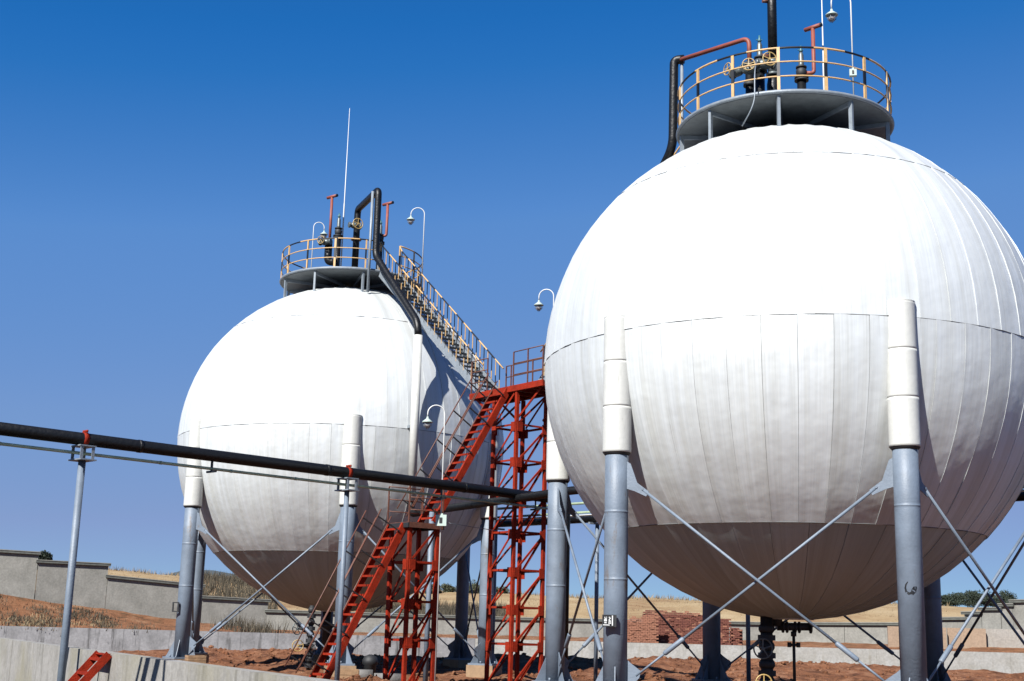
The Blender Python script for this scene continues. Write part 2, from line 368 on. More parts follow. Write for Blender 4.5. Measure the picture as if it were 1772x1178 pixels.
# the bank of red soil between the bund and the boundary wall: its height where the wall stands
BW = [(-34, 76.6, 1.15), (-30.3, 77, 1.05), (-27.7, 78, .69), (-25.5, 79, .42), (-23.2, 79.7, .18), (-20.8, 80.6, -.2), (-18.6, 81.5, -.40), (-14.8, 83, -.75), (-5, 84, -.75), (8, 84, -.7), (16.6, 84, -.62), (24, 80, -.60), (28, 76.5, -.5), (32, 72, -.3), (45, 70, .3)]
def bank_z(x, y):
    yw = hterp(x, [(a, b) for a, b, c in BW]); zw = hterp(x, [(a, c) for a, b, c in BW])
    t = max(0, min(1.15, (y - DIKE_Y) / max(1, yw - DIKE_Y)))
    base = -.92 + (zw + .92) * t
    if x > -15: base = -1.0 + (zw + 1.0) * t
    amp = .25 if x < -15 else .10
    return base + amp * math.sin(PI * min(1, t)) * (.5 + nz(x, y, .5, 5)) + .05 * nz(x, y, 2.0, 4)
sheet('soil_bank', lin(-48, 48, 240), lin(DIKE_Y + .32, 106, 90), bank_z, M['bank'])
def field_z(x, y):
    top = hterp(x / y * 130, [(-60, 5), (-36, 4.6), (-27, 3.9), (-12, 3.0), (0, 3.2), (15, 3.15), (38, 3.2), (46, 3.1), (60, 3)])
    t = max(0, min(1, (y - 98) / 50))
    return -1.0 + (top + 1.0) * (t * t * (3 - 2 * t)) + .35 * nz(x, y, .12, 4) * t + (-.012 * max(0, y - 175))
sheet('dry_field', lin(-130, 150, 140), lin(96, 420, 100), field_z, M['field'])
sheet('far_ground', lin(-1600, 1600, 8), lin(400, 2600, 6), lambda x, y: -4.0, M['field'])
def ridge_z(x, y):
    t = max(0, 1 - abs(y - 520) / 120)
    px = x / y
    return -6 + t * (hterp(px, [(-.5, 6), (-.30, 14), (-.245, 22.5), (-.20, 23), (-.17, 18), (-.12, 12), (0, 8), (.3, 8), (.5, 10)]) + 2.0 * nz(x, y, .03, 4))
sheet('distant_wooded_hill', lin(-300, 250, 140), lin(400, 640, 16), ridge_z, M['farhill'])

# ------------------------------------------------------------------ bund walls
def wall_run(name, pts, z0, z1, th, m, label, group=None, joints=4.0, capm=None, capw=.0):
    """pts: plan line; a wall of cast panels with recessed joints"""
    root = thing(name, (pts[0][0], pts[0][1], z0), label, 'wall', group)
    for a, b in zip(pts, pts[1:]):
        a, b = Vector((*a[:2], 0)), Vector((*b[:2], 0)); d = b - a; L = d.length; d.normalize(); n = Vector((-d.y, d.x, 0)); k = max(1, round(L / joints))
        core = MB(); core.bar(a + Vector((0, 0, (z0 + z1 - .05) / 2)), b + Vector((0, 0, (z0 + z1 - .05) / 2)), th - .03, z1 - z0 - .05); core.build('core', m, root)
        for i in range(k):
            p, q = a + d * (L * i / k + .006), a + d * (L * (i + 1) / k - .006)
            pn = MB(); pn.bar(p + Vector((0, 0, (z0 + z1) / 2)), q + Vector((0, 0, (z0 + z1) / 2)), th, z1 - z0); pn.build('wall_panel', m, root)
    return root
wall_run('bund_wall', [WBACK, WFRONT], -3.4, WTOP, .28, M['dike'], 'near low concrete wall sloping across the lower left corner with stained pale face', joints=9)
wall_run('bund_wall', [(WBACK.x + .1, DIKE_Y), (-1.5, DIKE_Y), ], -2.4, -.78, .30, M['dike_l'], 'far low grey concrete wall with dark run-off streaks below the red bank', joints=6)
wall_run('bund_wall', [(-1.49, DIKE_Y + .004), (40, DIKE_Y + .004)], -2.4, -.785, .30, M['dike_w'], 'far low pale white concrete wall behind the near white sphere', joints=7)

# ------------------------------------------------------------------ stepped boundary wall
def PX(px, d): return ((px - 886) / 2246.4 * d, d)
def stepped(name, segs, label):
    root = thing(name, (*PX(segs[0][0], segs[0][1]), segs[0][6]), label, 'wall')
    for (p0, d0, p1, d1, z0_, z1_, zb) in segs:
        a, b = Vector((*PX(p0, d0), 0)), Vector((*PX(p1, d1), 0)); L = (b - a).length; d = (b - a).normalized(); n = Vector((-d.y, d.x, 0)); k = max(1, round(L / 6))
        for i in range(k):
            p = a + d * (L * i / k + .012); q = a + d * (L * (i + 1) / k - .012); zp, zq = z0_ + (z1_ - z0_) * i / k, z0_ + (z1_ - z0_) * (i + 1) / k
            up_ = Vector((0, 0, 1))
            MB().prism([p + up_ * zb, q + up_ * zb, q + up_ * zq, p + up_ * zp], n * .3).build('wall_panel', M['wall'], root)
            e0 = a + d * (L * i / k) - d * (.12 if i == 0 else 0); e1 = a + d * (L * (i + 1) / k) + d * (.12 if i == k - 1 else 0)
            c = MB(); c.prism([e0 + up_ * (zp + .002), e1 + up_ * (zq + .002), e1 + up_ * (zq + .13), e0 + up_ * (zp + .13)], n * .60, 0)
            c.build('coping_slab', M['coping'], root)
            c = MB(); c.prism([e0 + up_ * (zp + .132), e1 + up_ * (zq + .132), e1 + up_ * (zq + .18), e0 + up_ * (zp + .18)], n * .66, 0)
            c.build('coping_top', M['coptop'], root)
    return root
stepped('boundary_wall', [
    (-70, 76.5, 88.7, 78, 3.40, 3.27, -.4), (88.8, 78, 209, 79.5, 2.81, 2.77, -.6), (209.1, 79.5, 372, 81.5, 2.09, 1.70, -.9),
    (372.1, 81.5, 484, 83, 1.04, .93, -1.2), (484.1, 83, 900, 84, .32, .25, -1.4), (900, 84, 1332, 84, .25, .36, -1.4), (1332, 84, 1600, 79.2, .36, .55, -1.4)],
    'long grey plastered boundary wall stepping down from the left edge behind the white spheres')
stepped('boundary_wall', [
    (1606, 79, 1668, 77.5, .86, .92, -1.2), (1668.1, 77.5, 1697, 76.5, 1.22, 1.24, -1.2), (1697.1, 76.5, 1730, 75.5, 1.46, 1.48, -1.2), (1730.1, 75.5, 1750, 75, 1.69, 1.70, -1.2), (1750.1, 75, 1860, 72, 1.90, 2.0, -1.2)],
    'grey boundary wall climbing in short steps toward the right edge below the trees')
rt = thing('plaster_wall', (*PX(1534, 75), -1.2), 'low beige and pale plastered wall standing behind the right bund wall', 'wall')
for i, (a, b, m_) in enumerate(((1534, 1633, 'wall_o'), (1635, 1700, 'wall_o'), (1701, 1850, 'wall_p'))):
    x0, y0 = PX(a, 75.5); x1, y1 = PX(b, 71.5 if i == 2 else 75)
    MB().bar((x0, y0, -.45), (x1, y1, -.45), .25, 1.76).build('wall_panel', M[m_], rt)

# ------------------------------------------------------------------ ruined brick walls and brick stacks in the gap
def brick_heap(px0, px1, d, prof, m_, label, pale=None):
    x0, x1 = PX(px0, d)[0], PX(px1, d)[0]; root = thing('brick_wall', ((x0 + x1) / 2, d, -1.3), label, 'wall', 'ruined brick walls')
    bl, bh = .25, .095; cnt = 0; lib = []
    for k in range(5):
        b = MB(); b.box((-bl / 2 + .008, -.06, 0), (bl / 2 - .008, .06, bh - .012)); me = b.mesh('brick', M[m_ if k != 4 else 'brick2']); lib.append(me)
    stuff = MB(); cols = int((x1 - x0) / bl); cells = []
    for i in range(cols):
        xc = x0 + (i + .5) * bl; t = (xc - x0) / (x1 - x0); hz = hterp(t, prof) + random.uniform(-.06, .08)
        z = -1.3; r = 0
        while z < hz:
            cells.append((xc + (bl / 2 if r % 2 else 0), z)); z += bh; r += 1
    cells.sort(key=lambda c: -c[1])
    for k, (x, z) in enumerate(cells):
        y = d + random.uniform(-.035, .035)
        if k < 120: 
            place('brick', random.choice(lib), root, (x - root.location.x, y - d, z + 1.3), random.uniform(-.06, .06))
        else: stuff.box((x - bl / 2 + .008, y - .06, z), (x + bl / 2 - .008, y + .06, z + bh - .012), mi=1 if random.random() < .15 else 0)
    o = stuff.build('lower_brickwork', [M[m_], M['brick2']], root); tag(o, kind='stuff')
    bk = MB(); bk.box((x0, d + .07, -1.3), (x1, d + .25, min(v for _, v in prof) - .05)); bk.build('backing', M['brick'], root)
brick_heap(1082, 1143, 74, [(0, .35), (.35, .5), (1, .72)], 'brick2', 'leftmost pale orange broken brick wall, sloping top, behind the white sphere')
brick_heap(1120, 1225, 75.2, [(0, .95), (.3, .98), (.34, .86), (.6, .9), (1, .80)], 'brick', 'long dark red ragged brick wall behind the white sphere, with a gap in its face')
brick_heap(1243, 1266, 74, [(0, .62), (1, .60)], 'brick', 'short dark red brick pier right of the shaded leg', )
brick_heap(1268, 1289, 74, [(0, .10), (1, .08)], 'brick', 'low square stack of dark bricks against the grey boundary wall')

# ------------------------------------------------------------------ spherical tanks
def gore_mesh(lat0, lat1, nlat, dphi, mt, seed, lift=.010, fill=.990):
    rnd = random.Random(seed); vs, fs = [], []; nc = 4
    off = rnd.uniform(0, 99)
    for i in range(nlat + 1):
        la = lat0 + (lat1 - lat0) * i / nlat
        for j in range(nc + 1):
            u_ = j / nc; ph = (u_ - .5) * dphi * fill
            # flat-rolled sheet: a chord between its edges, one edge lapped over its neighbour
            sag = 1 - .6 * (math.cos(dphi / 2) * 0 + (1 - math.cos(dphi / 2)) * (1 - (2 * u_ - 1) ** 2))
            r = RS * sag + lift * (1 - u_) + .004
            r += .0085 * noise.noise(Vector((la * RS * 1.1, ph * RS * 1.2, off))) + .004 * noise.noise(Vector((la * RS * 4, ph * RS * 3, off + 7)))
            if i == 0: r += .004
            vs.append((r * math.cos(la) * math.cos(ph), r * math.cos(la) * math.sin(ph), r * math.sin(la)))
    for i in range(nlat):
        for j in range(nc):
            a = i * (nc + 1) + j; fs.append((a, a + 1, a + nc + 2, a + nc + 1))
    # turned-in edges give the sheet thickness
    b = MB().add(vs, fs, 0, True)
    n0 = len(b.v); rim = [j for j in range(nc + 1)] + [i * (nc + 1) + nc for i in range(1, nlat + 1)] + [nlat * (nc + 1) + j for j in range(nc - 1, -1, -1)] + [i * (nc + 1) for i in range(nlat - 1, 0, -1)]
    low = [tuple(Vector(vs[k]) * (1 - .018 / RS)) for k in rim]
    b.add([vs[k] for k in rim] + low, [(k, (k + 1) % len(rim), len(rim) + (k + 1) % len(rim), len(rim) + k) for k in range(len(rim))], 0, False)
    return b.mesh('panel', mt)
def strip_rows(lat): return lat
LAT_LO, LAT_UP = -R(42.6), R(42.3)
def leg_pts(c, k): 
    a = R(40 + 60 * k); return Vector((c.x + RS * .985 * math.cos(a), c.y + RS * .985 * math.sin(a), 0)), a
BASE_Z = -1.43
def make_tank(c, mt, mlow, label):
    root = thing('spherical_tank', (c.x, c.y, GZ), label, 'storage tank', 'white spherical storage tanks')
    sh = MB(); vs, fs = [], []
    for i in range(25):
        for j in range(48):
            la = -PI / 2 + PI * i / 24; ph = 2 * PI * j / 48; r = RS - .012 - .02
            vs.append((r * math.cos(la) * math.cos(ph), r * math.cos(la) * math.sin(ph), r * math.sin(la)))
    for i in range(24):
        for j in range(48): fs.append((i * 48 + j, i * 48 + (j + 1) % 48, (i + 1) * 48 + (j + 1) % 48, (i + 1) * 48 + j))
    sh.add(vs, fs, 0, True); shell = place('shell', sh.mesh('shell', M['seam']), root, (0, 0, c.z - GZ))
    bands = [(LAT_LO, -.0006, 10, 52, 0.0, 6), (.0006, LAT_UP, 10, 52, .5, 6), (-R(85.5), LAT_LO - .001, 8, 34, .3, 4), (LAT_UP + .001, R(85.5), 8, 34, .1, 4)]
    for bi, (l0, l1, nl, cnt, ph, var) in enumerate(bands):
        dphi = 2 * PI / cnt
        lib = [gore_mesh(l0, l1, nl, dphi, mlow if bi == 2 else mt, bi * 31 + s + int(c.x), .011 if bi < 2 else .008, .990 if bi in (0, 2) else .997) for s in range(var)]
        for k in range(cnt):
            o = place('panel', lib[random.randrange(var)], shell, (0, 0, 0), (k + ph) * dphi)
            s = 1 + random.uniform(-.0007, .0007); o.scale = (s, s, s)
    for sg in (-1, 1):
        cp = MB(); cp.lathe([(.52, 0), (.50, .03), (.001, .035)], 24, (0, 0, 0), (0, 0, sg)); place('pole_plate', cp.mesh('pole_plate', mt), shell, (0, 0, sg * (RS - .02)))
    # equator bead
    for la in (0, LAT_LO, LAT_UP):
        eb = MB(); rr = RS * math.cos(la) + (.008 if la else .004); eb.tube([Vector((rr * math.cos(2 * PI * j / 96), rr * math.sin(2 * PI * j / 96), RS * math.sin(la) - .004)) for j in range(96)], .010 if la else .008, 6, closed=True)
        place('seam_bead', eb.mesh('seam_bead', M['seam']), shell)
    # legs
    gus = {}
    for k in range(6):
        p, a = leg_pts(c, k); og = Vector((p.x, p.y, BASE_Z))
        lg = MB()
        prof = [(.258, .02)]
        for zz in ((2.55 - BASE_Z,) if k == 4 else (1.0 - BASE_Z, 2.45 - BASE_Z)): prof += [(.258, zz - .05), (.258, zz - .012), (.263, zz - .006), (.263, zz + .006), (.258, zz + .012), (.258, zz + .05)]
        prof += [(.258, 5.6)]
        lg.lathe(prof, 28)
        leg = place('leg', lg.mesh('leg', M['blue']), root, (p.x - c.x, p.y - c.y, BASE_Z - GZ), a)
        sl = MB(); zb, zt = 3.75 - BASE_Z, 6.80 - BASE_Z; h = zt - zb
        sl.lathe([(.25, zb + .04), (.314, zb), (.318, zb), (.318, zb + .05), (.318, zb + h / 3 - .05), (.318, zb + h / 3)], 28)
        sl.lathe([(.3165, zb + h / 3 + .0015), (.3165, zb + h / 3 + .05), (.3165, zb + 2 * h / 3 - .05), (.3165, zb + 2 * h / 3 - .0005)], 28)
        sl.lathe([(.315, zb + 2 * h / 3 + .0015), (.315, zb + 2 * h / 3 + .05), (.315, zt - .05), (.315, zt)], 28)
        sl.lathe([(.318, zt - .01), (.318, zt + .015), (.06, zt + .07)], 28, smooth=False)
        place('leg_sleeve', sl.mesh('leg_sleeve', M['sleeve']), leg)
        ring = MB(); ring.lathe([(.262, zb - .06), (.30, zb - .02), (.30, zb + .04), (.262, zb + .06)], 24); place('collar_gap', ring.mesh('collar_gap', M['iron']), leg)
        bp = MB(); bp.box((-.46, -.46, -.03), (.46, .46, .03))
        for q in range(4):
            ca, sa = math.cos(q * PI / 2 + PI / 4), math.sin(q * PI / 2 + PI / 4)
            bp.prism([(.25 * ca, .25 * sa, .03), (.55 * ca, .55 * sa, .03), (.50 * ca, .50 * sa, .10), (.25 * ca, .25 * sa, .62)], (-sa * .02, ca * .02, 0))
        for q in range(4):
            ca, sa = .40 * math.cos(q * PI / 2), .40 * math.sin(q * PI / 2); bp.lathe([(.03, .03), (.03, .11)], 8, (ca, sa, 0))
        place('base_plate', bp.mesh('base_plate', M['blue']), leg)
        pd = MB(); pd.box((-.50, -.50, -.85), (.50, .50, -.032)); o = place('pedestal', pd.mesh('pedestal', M['ped']), leg)
    # cross braces between neighbouring legs
    for k in range(6):
        pa, _ = leg_pts(c, k); pb, _ = leg_pts(c, (k + 1) % 6); d = (pb - pa); Ld = d.length; d.normalize(); out = Vector((d.y, -d.x, 0))
        for s, (A, B, dd) in enumerate(((pa, pb, d), (pb, pa, -d))):
            o_ = out * (.05 if s == 0 else -.05)
            top = A + dd * .62 + Vector((0, 0, 2.92)) + o_; bot = B - dd * .45 + Vector((0, 0, BASE_Z + .42)) + o_
            v = (bot - top); Lv = v.length; v.normalize(); up = Vector((0, 0, 1))
            br = MB(); br.tube([top, top + v * (Lv * .80)], .032, 10); ob = br.build('brace_rod', M['blue'], root)
            tb = MB(); tb.tube([top + v * (Lv * .795), top + v * (Lv * .80), top + v * (Lv * .875), top + v * (Lv * .88)], [.040, .055, .055, .040], 10); tb.tube([top + v * (Lv * .87), bot], .024, 8)
            tb.build('turnbuckle', M['blue'], ob)
            g = MB(); g.prism([A + dd * .25 + Vector((0, 0, 3.55)) + o_, A + dd * .33 + Vector((0, 0, 3.5)) + o_, A + dd * .48 + Vector((0, 0, 3.08)) + o_, A + dd * .74 + Vector((0, 0, 2.89)) + o_, A + dd * .68 + Vector((0, 0, 2.78)) + o_, A + dd * .42 + Vector((0, 0, 2.90)) + o_, A + dd * .25 + Vector((0, 0, 2.95)) + o_], out * .022)
            g.lathe([(.03, -.03), (.03, .03)], 8, A + dd * .60 + Vector((0, 0, 2.95)) + o_, out); g.build('gusset_plate', M['blue'], ob)
            g = MB(); g.prism([B - dd * .25 + Vector((0, 0, BASE_Z + .75)) + o_, B - dd * .33 + Vector((0, 0, BASE_Z + .68)) + o_, B - dd * .56 + Vector((0, 0, BASE_Z + .52)) + o_, B - dd * .52 + Vector((0, 0, BASE_Z + .38)) + o_, B - dd * .25 + Vector((0, 0, BASE_Z + .10)) + o_], out * .022)
            g.build('gusset_plate', M['blue'], ob)
    return root
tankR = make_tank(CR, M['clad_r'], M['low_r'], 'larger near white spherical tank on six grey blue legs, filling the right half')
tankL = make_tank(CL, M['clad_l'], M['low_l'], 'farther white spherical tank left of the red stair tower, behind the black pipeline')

# ------------------------------------------------------------------ top platforms
PZ = 12.95; PR = 2.78
def post_mesh(h, wd, cols):
    b = MB(); n = len(cols)
    for i, cc in enumerate(cols): b.box((-.02, -wd / 2, h * i / n), (.02, wd / 2, h * (i + 1) / n), mi=cc)
    return b.mesh('railing_post', [M['yellow'], M['black']])
def make_platform(c, label, gap, post0, sup0):
    root = thing('top_platform', (c.x, c.y, PZ), label, 'platform', 'round platforms on the tank tops')
    dk = MB(); dk.lathe([(.35, -.10), (PR - .02, -.10), (PR, -.095), (PR, .02), (PR - .03, .025), (.30, .025)], 72, (0, 0, 0)); place('deck', dk.mesh('deck', M['deck']), root)
    rm = MB(); rm.tube([Vector((PR * math.cos(2 * PI * j / 72), PR * math.sin(2 * PI * j / 72), -.03)) for j in range(72)], .055, 6, closed=True); place('deck_rim', rm.mesh('deck_rim', M['steel']), root)
    jm = MB(); jm.bar((.5, 0, -.16), (PR - .1, 0, -.16), .06, .11); jme = jm.mesh('deck_beam', M['steel'])
    for k in range(9):
        a = R(sup0 + 40 * k); r = PR - .10; zs = math.sqrt(RS * RS - r * r) + c.z - PZ
        sp = MB(); sp.box((-.05, -.035, zs - .15), (.05, .035, -.10)); place('support', sp.mesh('support', M['steel']), root, (r * math.cos(a), r * math.sin(a), 0), a + .3)
        place('deck_beam', jme, root, (0, 0, 0), a)
    rp = MB()
    g0, g1 = gap
    for zr, two in ((1.13, True), (.76, False), (.38, False)):
        b = MB(); a0, a1 = R(g1), R(g0 + 360); n = 60; pts = arc((0, 0, 0), PR - .01, a0, a1, n, zr)
        mis = [(1 if (i // 3) % 2 else 0) if two else 0 for i in range(n)]
        b.tube(pts, .026 if two else .020, 6, mis=mis)
        place('handrail' if two else 'middle_rail', b.mesh('rail', [M['yellow'], M['black']]), root)
    kick = None
    pm = [post_mesh(1.12, .075, (0, 1, 0)), post_mesh(1.12, .055, (0, 1, 0))]
    for k in range(15):
        a = post0 + 24 * k
        aa = (a - g0) % 360
        if aa < (g1 - g0): continue
        place('railing_post', pm[k % 2 if c is CL else 0], root, (PR * math.cos(R(a)), PR * math.sin(R(a)), 0), R(a))
    for a in gap: place('railing_post', pm[0], root, (PR * math.cos(R(a)), PR * math.sin(R(a)), 0), R(a))
    return root
make_platform(CR, 'round grey railed platform on top of the larger near tank', (119, 137), 255.9 - 24 * 5, 255.5)
make_platform(CL, 'round grey railed platform on top of the farther left tank', (299, 317), 263 - 2 * 24, 263.0 - 17)

# ------------------------------------------------------------------ platform stairs (yellow rails)
TOPZ = 7.36
def make_upper_stair(sgn, label):
    """local frame: x runs from the stair foot up to the platform, y across"""
    s0 = 1.5; foot = MID + U * (sgn * s0); foot.z = TOPZ
    run = 11.03 - 2.80 - s0; rise = PZ - TOPZ; ang = ROT if sgn > 0 else ROT + PI
    root = thing('tank_stair', foot, label, 'staircase', 'stairs up to the tank tops', ang)
    W = .80; n = 27
    d = Vector((run, 0, rise)).normalized(); up = Vector((-d.z, 0, d.x))
    for s in (-1, 1):
        b = MB(); b.bar(Vector((-.1, s * W / 2, -.10)), Vector((run + .05, s * W / 2, rise - .08)), .05, .30, up); o = place('stringer', b.mesh('stringer', M['steel']), root)
    tm = MB(); tm.box((-.11, -W / 2 + .03, -.02), (.11, W / 2 - .03, .0)); tm.box((-.11, -W / 2 + .03, -.05), (-.095, W / 2 - .03, -.02)); tme = tm.mesh('tread', M['iron'])
    tm2 = MB(); 
    for k in range(n):
        t = (k + 1) / (n + 1); place('tread', tme, root, (run * t, 0, rise * t))
    bm_ = []
    for cols in ((0, 1), (1, 0)):
        b = MB(); b.box((-.012, -.012, .03), (.012, .012, .45), mi=cols[0]); b.box((-.012, -.012, .45), (.012, .012, .98), mi=cols[1]); bm_.append(b.mesh('baluster', [M['yellow'], M['black']]))
    for s in (-1, 1):
        y = s * (W / 2 + .02); n2 = 28
        for k in range(n2 + 1):
            t = .03 + .95 * k / n2; place('baluster', bm_[k % 2], root, (run * t, y, rise * t))
        pts = [Vector((run * (.0 + .98 * i / 14), y, rise * (.0 + .98 * i / 14) + .98)) for i in range(15)] + [Vector((run + .05, y, rise + 1.12))]
        b = MB(); b.tube(pts, .025, 6, mis=[i % 2 for i in range(15)]); place('handrail', b.mesh('handrail', [M['yellow'], M['black']]), root)
        b = MB(); b.tube([Vector((0, y, .16)), Vector((run * .98, y, rise * .98 + .16))], .014, 6); place('lower_rail', b.mesh('lower_rail', M['black']), root)
    return root
make_upper_stair(-1, 'long straight stair with yellow and black railings up to the farther left tank')
make_upper_stair(1, 'stair with yellow and black railings hidden mostly behind the larger near tank')

# ------------------------------------------------------------------ red lattice towers
def make_tower(name, center, a, ztop, levels, label, extra_ped=True):
    root = thing(name, (center.x, center.y, GZ), label, 'tower', None, ROT)
    col = MB(); w_ = .105; zb = 0.0
    # rolled angle column: two plates meeting at the outer corner
    col.box((-w_ / 2, -w_ / 2, 0), (w_ / 2, w_ / 2, ztop - GZ)); cme = col.mesh('column', M['red'])
    ks = []
    for s in (-1, 1):
        for t in (-1, 1): place('column', cme, root, (a * s, a * t, 0)); ft = MB(); ft.box((-.2, -.2, -.3), (.2, .2, .03)); place('footing', ft.mesh('footing', M['pipec']), root, (a * s, a * t, 0))
    strut = MB(); strut.bar((-a + .05, 0, 0), (a - .05, 0, 0), .02, .055); strut.bar((-a + .05, .03, .03), (a - .05, .03, .03), .06, .012); sme = strut.mesh('strut', M['red'])
    pl = MB(); pl.box((-.10, -.012, -.17), (.10, .012, .13)); pme = pl.mesh('gusset_plate', M['red'])
    for f in range(4):                     # faces: 0 front (t=-1), 1 right (s=+1), 2 back, 3 left
        rz = f * PI / 2; c_, s_ = math.cos(rz), math.sin(rz)
        def loc(x, y): return (x * c_ - y * s_, x * s_ + y * c_)
        for li, z in enumerate(levels):
            zz = z - GZ
            x, y = loc(0, -a - .03); place('strut', sme, root, (x, y, zz), rz)
            for sx in (-1, 1):
                x, y = loc(sx * (a - .09), -a - .066); place('gusset_plate', pme, root, (x, y, zz - .05), rz)
            if li + 1 <= len(levels):
                zl = levels[li + 1] - GZ if li + 1 < len(levels) else 0.12
                hi = (a - .10, zz - .12); lo = (-a + .10, zl + .02)
                if f >= 2: hi = (-a + .10, zz - .12); lo = (a - .10, zl + .02)
                if f == 1: pass
                b = MB(); b.bar((lo[0], 0, lo[1]), (hi[0], 0, hi[1]), .02, .06, (0, 0, 1)); b.bar((lo[0], .025, lo[1] + .02), (hi[0], .025, hi[1] + .02), .05, .012, (0, 0, 1))
                x, y = loc(0, -a - .045); place('diagonal', b.mesh('diagonal', M['red']), root, (x, y, 0), rz)
        # top panel diagonals up to the deck
        zz = levels[0] - GZ; b = MB(); sgn_ = 1 if f < 2 else -1
        b.bar((-sgn_ * (a - .1), 0, zz + .1), (sgn_ * (a - .1), 0, ztop - GZ - .05), .02, .065); x, y = loc(0, -a - .045); place('diagonal', b.mesh('diagonal', M['red']), root, (x, y, 0), rz)
    return root
tw = make_tower('stair_tower', MID, .59, 7.16, [6.13, 5.01, 3.88, 2.78, 1.62, .49, -.61], 'tall red lattice steel tower between the two spheres carrying the walkway')
def rails(root, pts, mt, h=1.1, posts=None, lev=(1.1, .72, .36), wd=.018, nm='handrail'):
    """pts local; posts at the points"""
    for i, z in enumerate(lev):
        b = MB(); b.tube([Vector(p) + Vector((0, 0, z)) for p in pts], wd, 6); place('handrail' if i == 0 else 'middle_rail', b.mesh('rail', mt), root)
    pm = MB(); pm.box((-.018, -.018, 0), (.018, .018, h)); pme = pm.mesh('railing_post', mt)
    for p in (posts or pts): place('railing_post', pme, root, p)
wk = thing('walkway', (MID.x, MID.y, TOPZ), 'red steel walkway with brown pipe railings on top of the tall red tower', 'walkway', None, ROT)
D0, D1, DT = -1.87, 1.95, .64
dk = MB(); dk.box((D0, -DT, -.045), (D1, DT, 0)); place('deck', dk.mesh('deck', M['brown']), wk)
for t in (-1, 1):
    b = MB(); b.bar((D0, t * (DT + .012), -.08), (D1, t * (DT + .012), -.08), .05, .19); b.bar((D0, t * (DT - .03), -.165), (D1, t * (DT - .03), -.165), .09, .02); place('edge_beam', b.mesh('edge_beam', M['red']), wk)
for s in lin(D0 + .03, D1 - .03, 6):
    b = MB(); b.bar((s, -DT + .03, -.12), (s, DT - .03, -.12), .05, .12); place('cross_beam', b.mesh('cross_beam', M['red']), wk)
for s0_, s1_ in ((-1, -1), (1, 1)):
    for t in (-1, 1):
        b = MB(); b.bar((s0_ * .55, t * .5, -1.0), (s0_ * 1.7, t * .5, -.16), .03, .07); place('knee_brace', b.mesh('knee_brace', M['red']), wk)
rails(wk, [(D0 + .05, -DT, 0), (-.95, -DT, 0)], M['brown'])
rails(wk, [(.42, -DT, 0), (D1 - .05, -DT, 0)], M['brown'], posts=[(.42, -DT, 0), (1.15, -DT, 0), (D1 - .05, -DT, 0)])
rails(wk, [(-1.62, DT, 0), (-1.35, DT, 0), (-.2, DT, 0), (.9, DT, 0), (D1 - .3, DT, 0)], M['brown'])

# landing tower and the two red flights
C2 = Vector((-2.75, 39.0, 0)); LZ = 2.84
lt = make_tower('landing_tower', C2, .49, LZ - .12, [1.69, .56, -.54], 'short red lattice tower under the half-way stair landing')
ld = thing('landing', (C2.x, C2.y, LZ), 'half-way red stair landing with brown pipe railings on the short tower', 'landing', None, ROT)
b = MB(); b.box((-.58, -.62, -.03), (.60, .62, 0)); place('deck', b.mesh('deck', M['brown']), ld)
for t in (-1, 1):
    b = MB(); b.bar((-.58, t * .62, -.09), (.62, t * .62, -.09), .05, .14); place('edge_beam', b.mesh('edge_beam', M['iron']), ld)
for t in (-1, 1):
    b = MB(); b.bar((t * .60 + .005, -.59, -.09), (t * .60 + .005, .59, -.09), .05, .139); place('edge_beam', b.mesh('edge_beam', M['brown']), ld)
rails(ld, [(-.56, -.60, 0), (-.56, .6, 0)], M['brown'])
rails(ld, [(.58, -.60, 0), (.58, .6, 0)], M['brown'])
rails(ld, [(-.56, .6, 0), (-.50, .6, 0)], M['brown'])
def make_flight(top, bot, n, label):
    """local x = uphill direction, y across; origin at the foot"""
    hv = Vector((top.x - bot.x, top.y - bot.y, 0)); run = hv.length; rise = top.z - bot.z; ang = math.atan2(hv.y, hv.x)
    root = thing('stair_flight', bot, label, 'staircase', 'red stair flights', ang); W = .80
    d = Vector((run, 0, rise)).normalized(); up = Vector((-d.z, 0, d.x))
    for s in (-1, 1):
        b = MB(); b.bar(Vector((-.04, s * W / 2, -.05)), Vector((run + .02, s * W / 2, rise - .03)), .022, .20, up); b.bar(Vector((-.04, s * (W / 2 - .03), -.05)) + up * .1, Vector((run + .02, s * (W / 2 - .03), rise - .03)) + up * .1, .07, .012, up)
        place('stringer', b.mesh('stringer', M['red']), root)
    tm = MB(); tm.box((-.11, -W / 2 + .02, -.018), (.11, W / 2 - .02, 0)); tm.box((-.115, -W / 2 + .02, -.06), (-.105, W / 2 - .02, 0)); tme = tm.mesh('tread', M['red'])
    for k in range(n): t = (k + .5) / n; place('tread', tme, root, (run * t, 0, rise * t))
    for s in (-1, 1):
        y = s * (W / 2 + .03)
        for h in (.88, .48):
            b = MB(); b.tube([Vector((-.1, y, -.1)) + up * h, Vector((run - .05, y, rise - .05)) + up * h], .019, 6); place('handrail' if h > .6 else 'middle_rail', b.mesh('rail', M['brown']), root)
        pm = MB(); pm.bar(up * .05, up * .88, .035, .035, (1, 0, 0)); pme = pm.mesh('railing_post', M['iron'])
        for k in range(5): t = .04 + k * .225; place('railing_post', pme, root, (run * t, y, rise * t))
    return root
make_flight(Vector((-.33, 41.02, 7.30)), Vector((-2.38, 39.43, 2.95)), 17, 'upper red stair flight from the half-way landing to the red walkway')
make_flight(Vector((-3.25, 38.68, 2.80)), Vector((-5.10, 37.30, -1.62)), 16, 'lower red stair flight from the ground to the half-way landing')

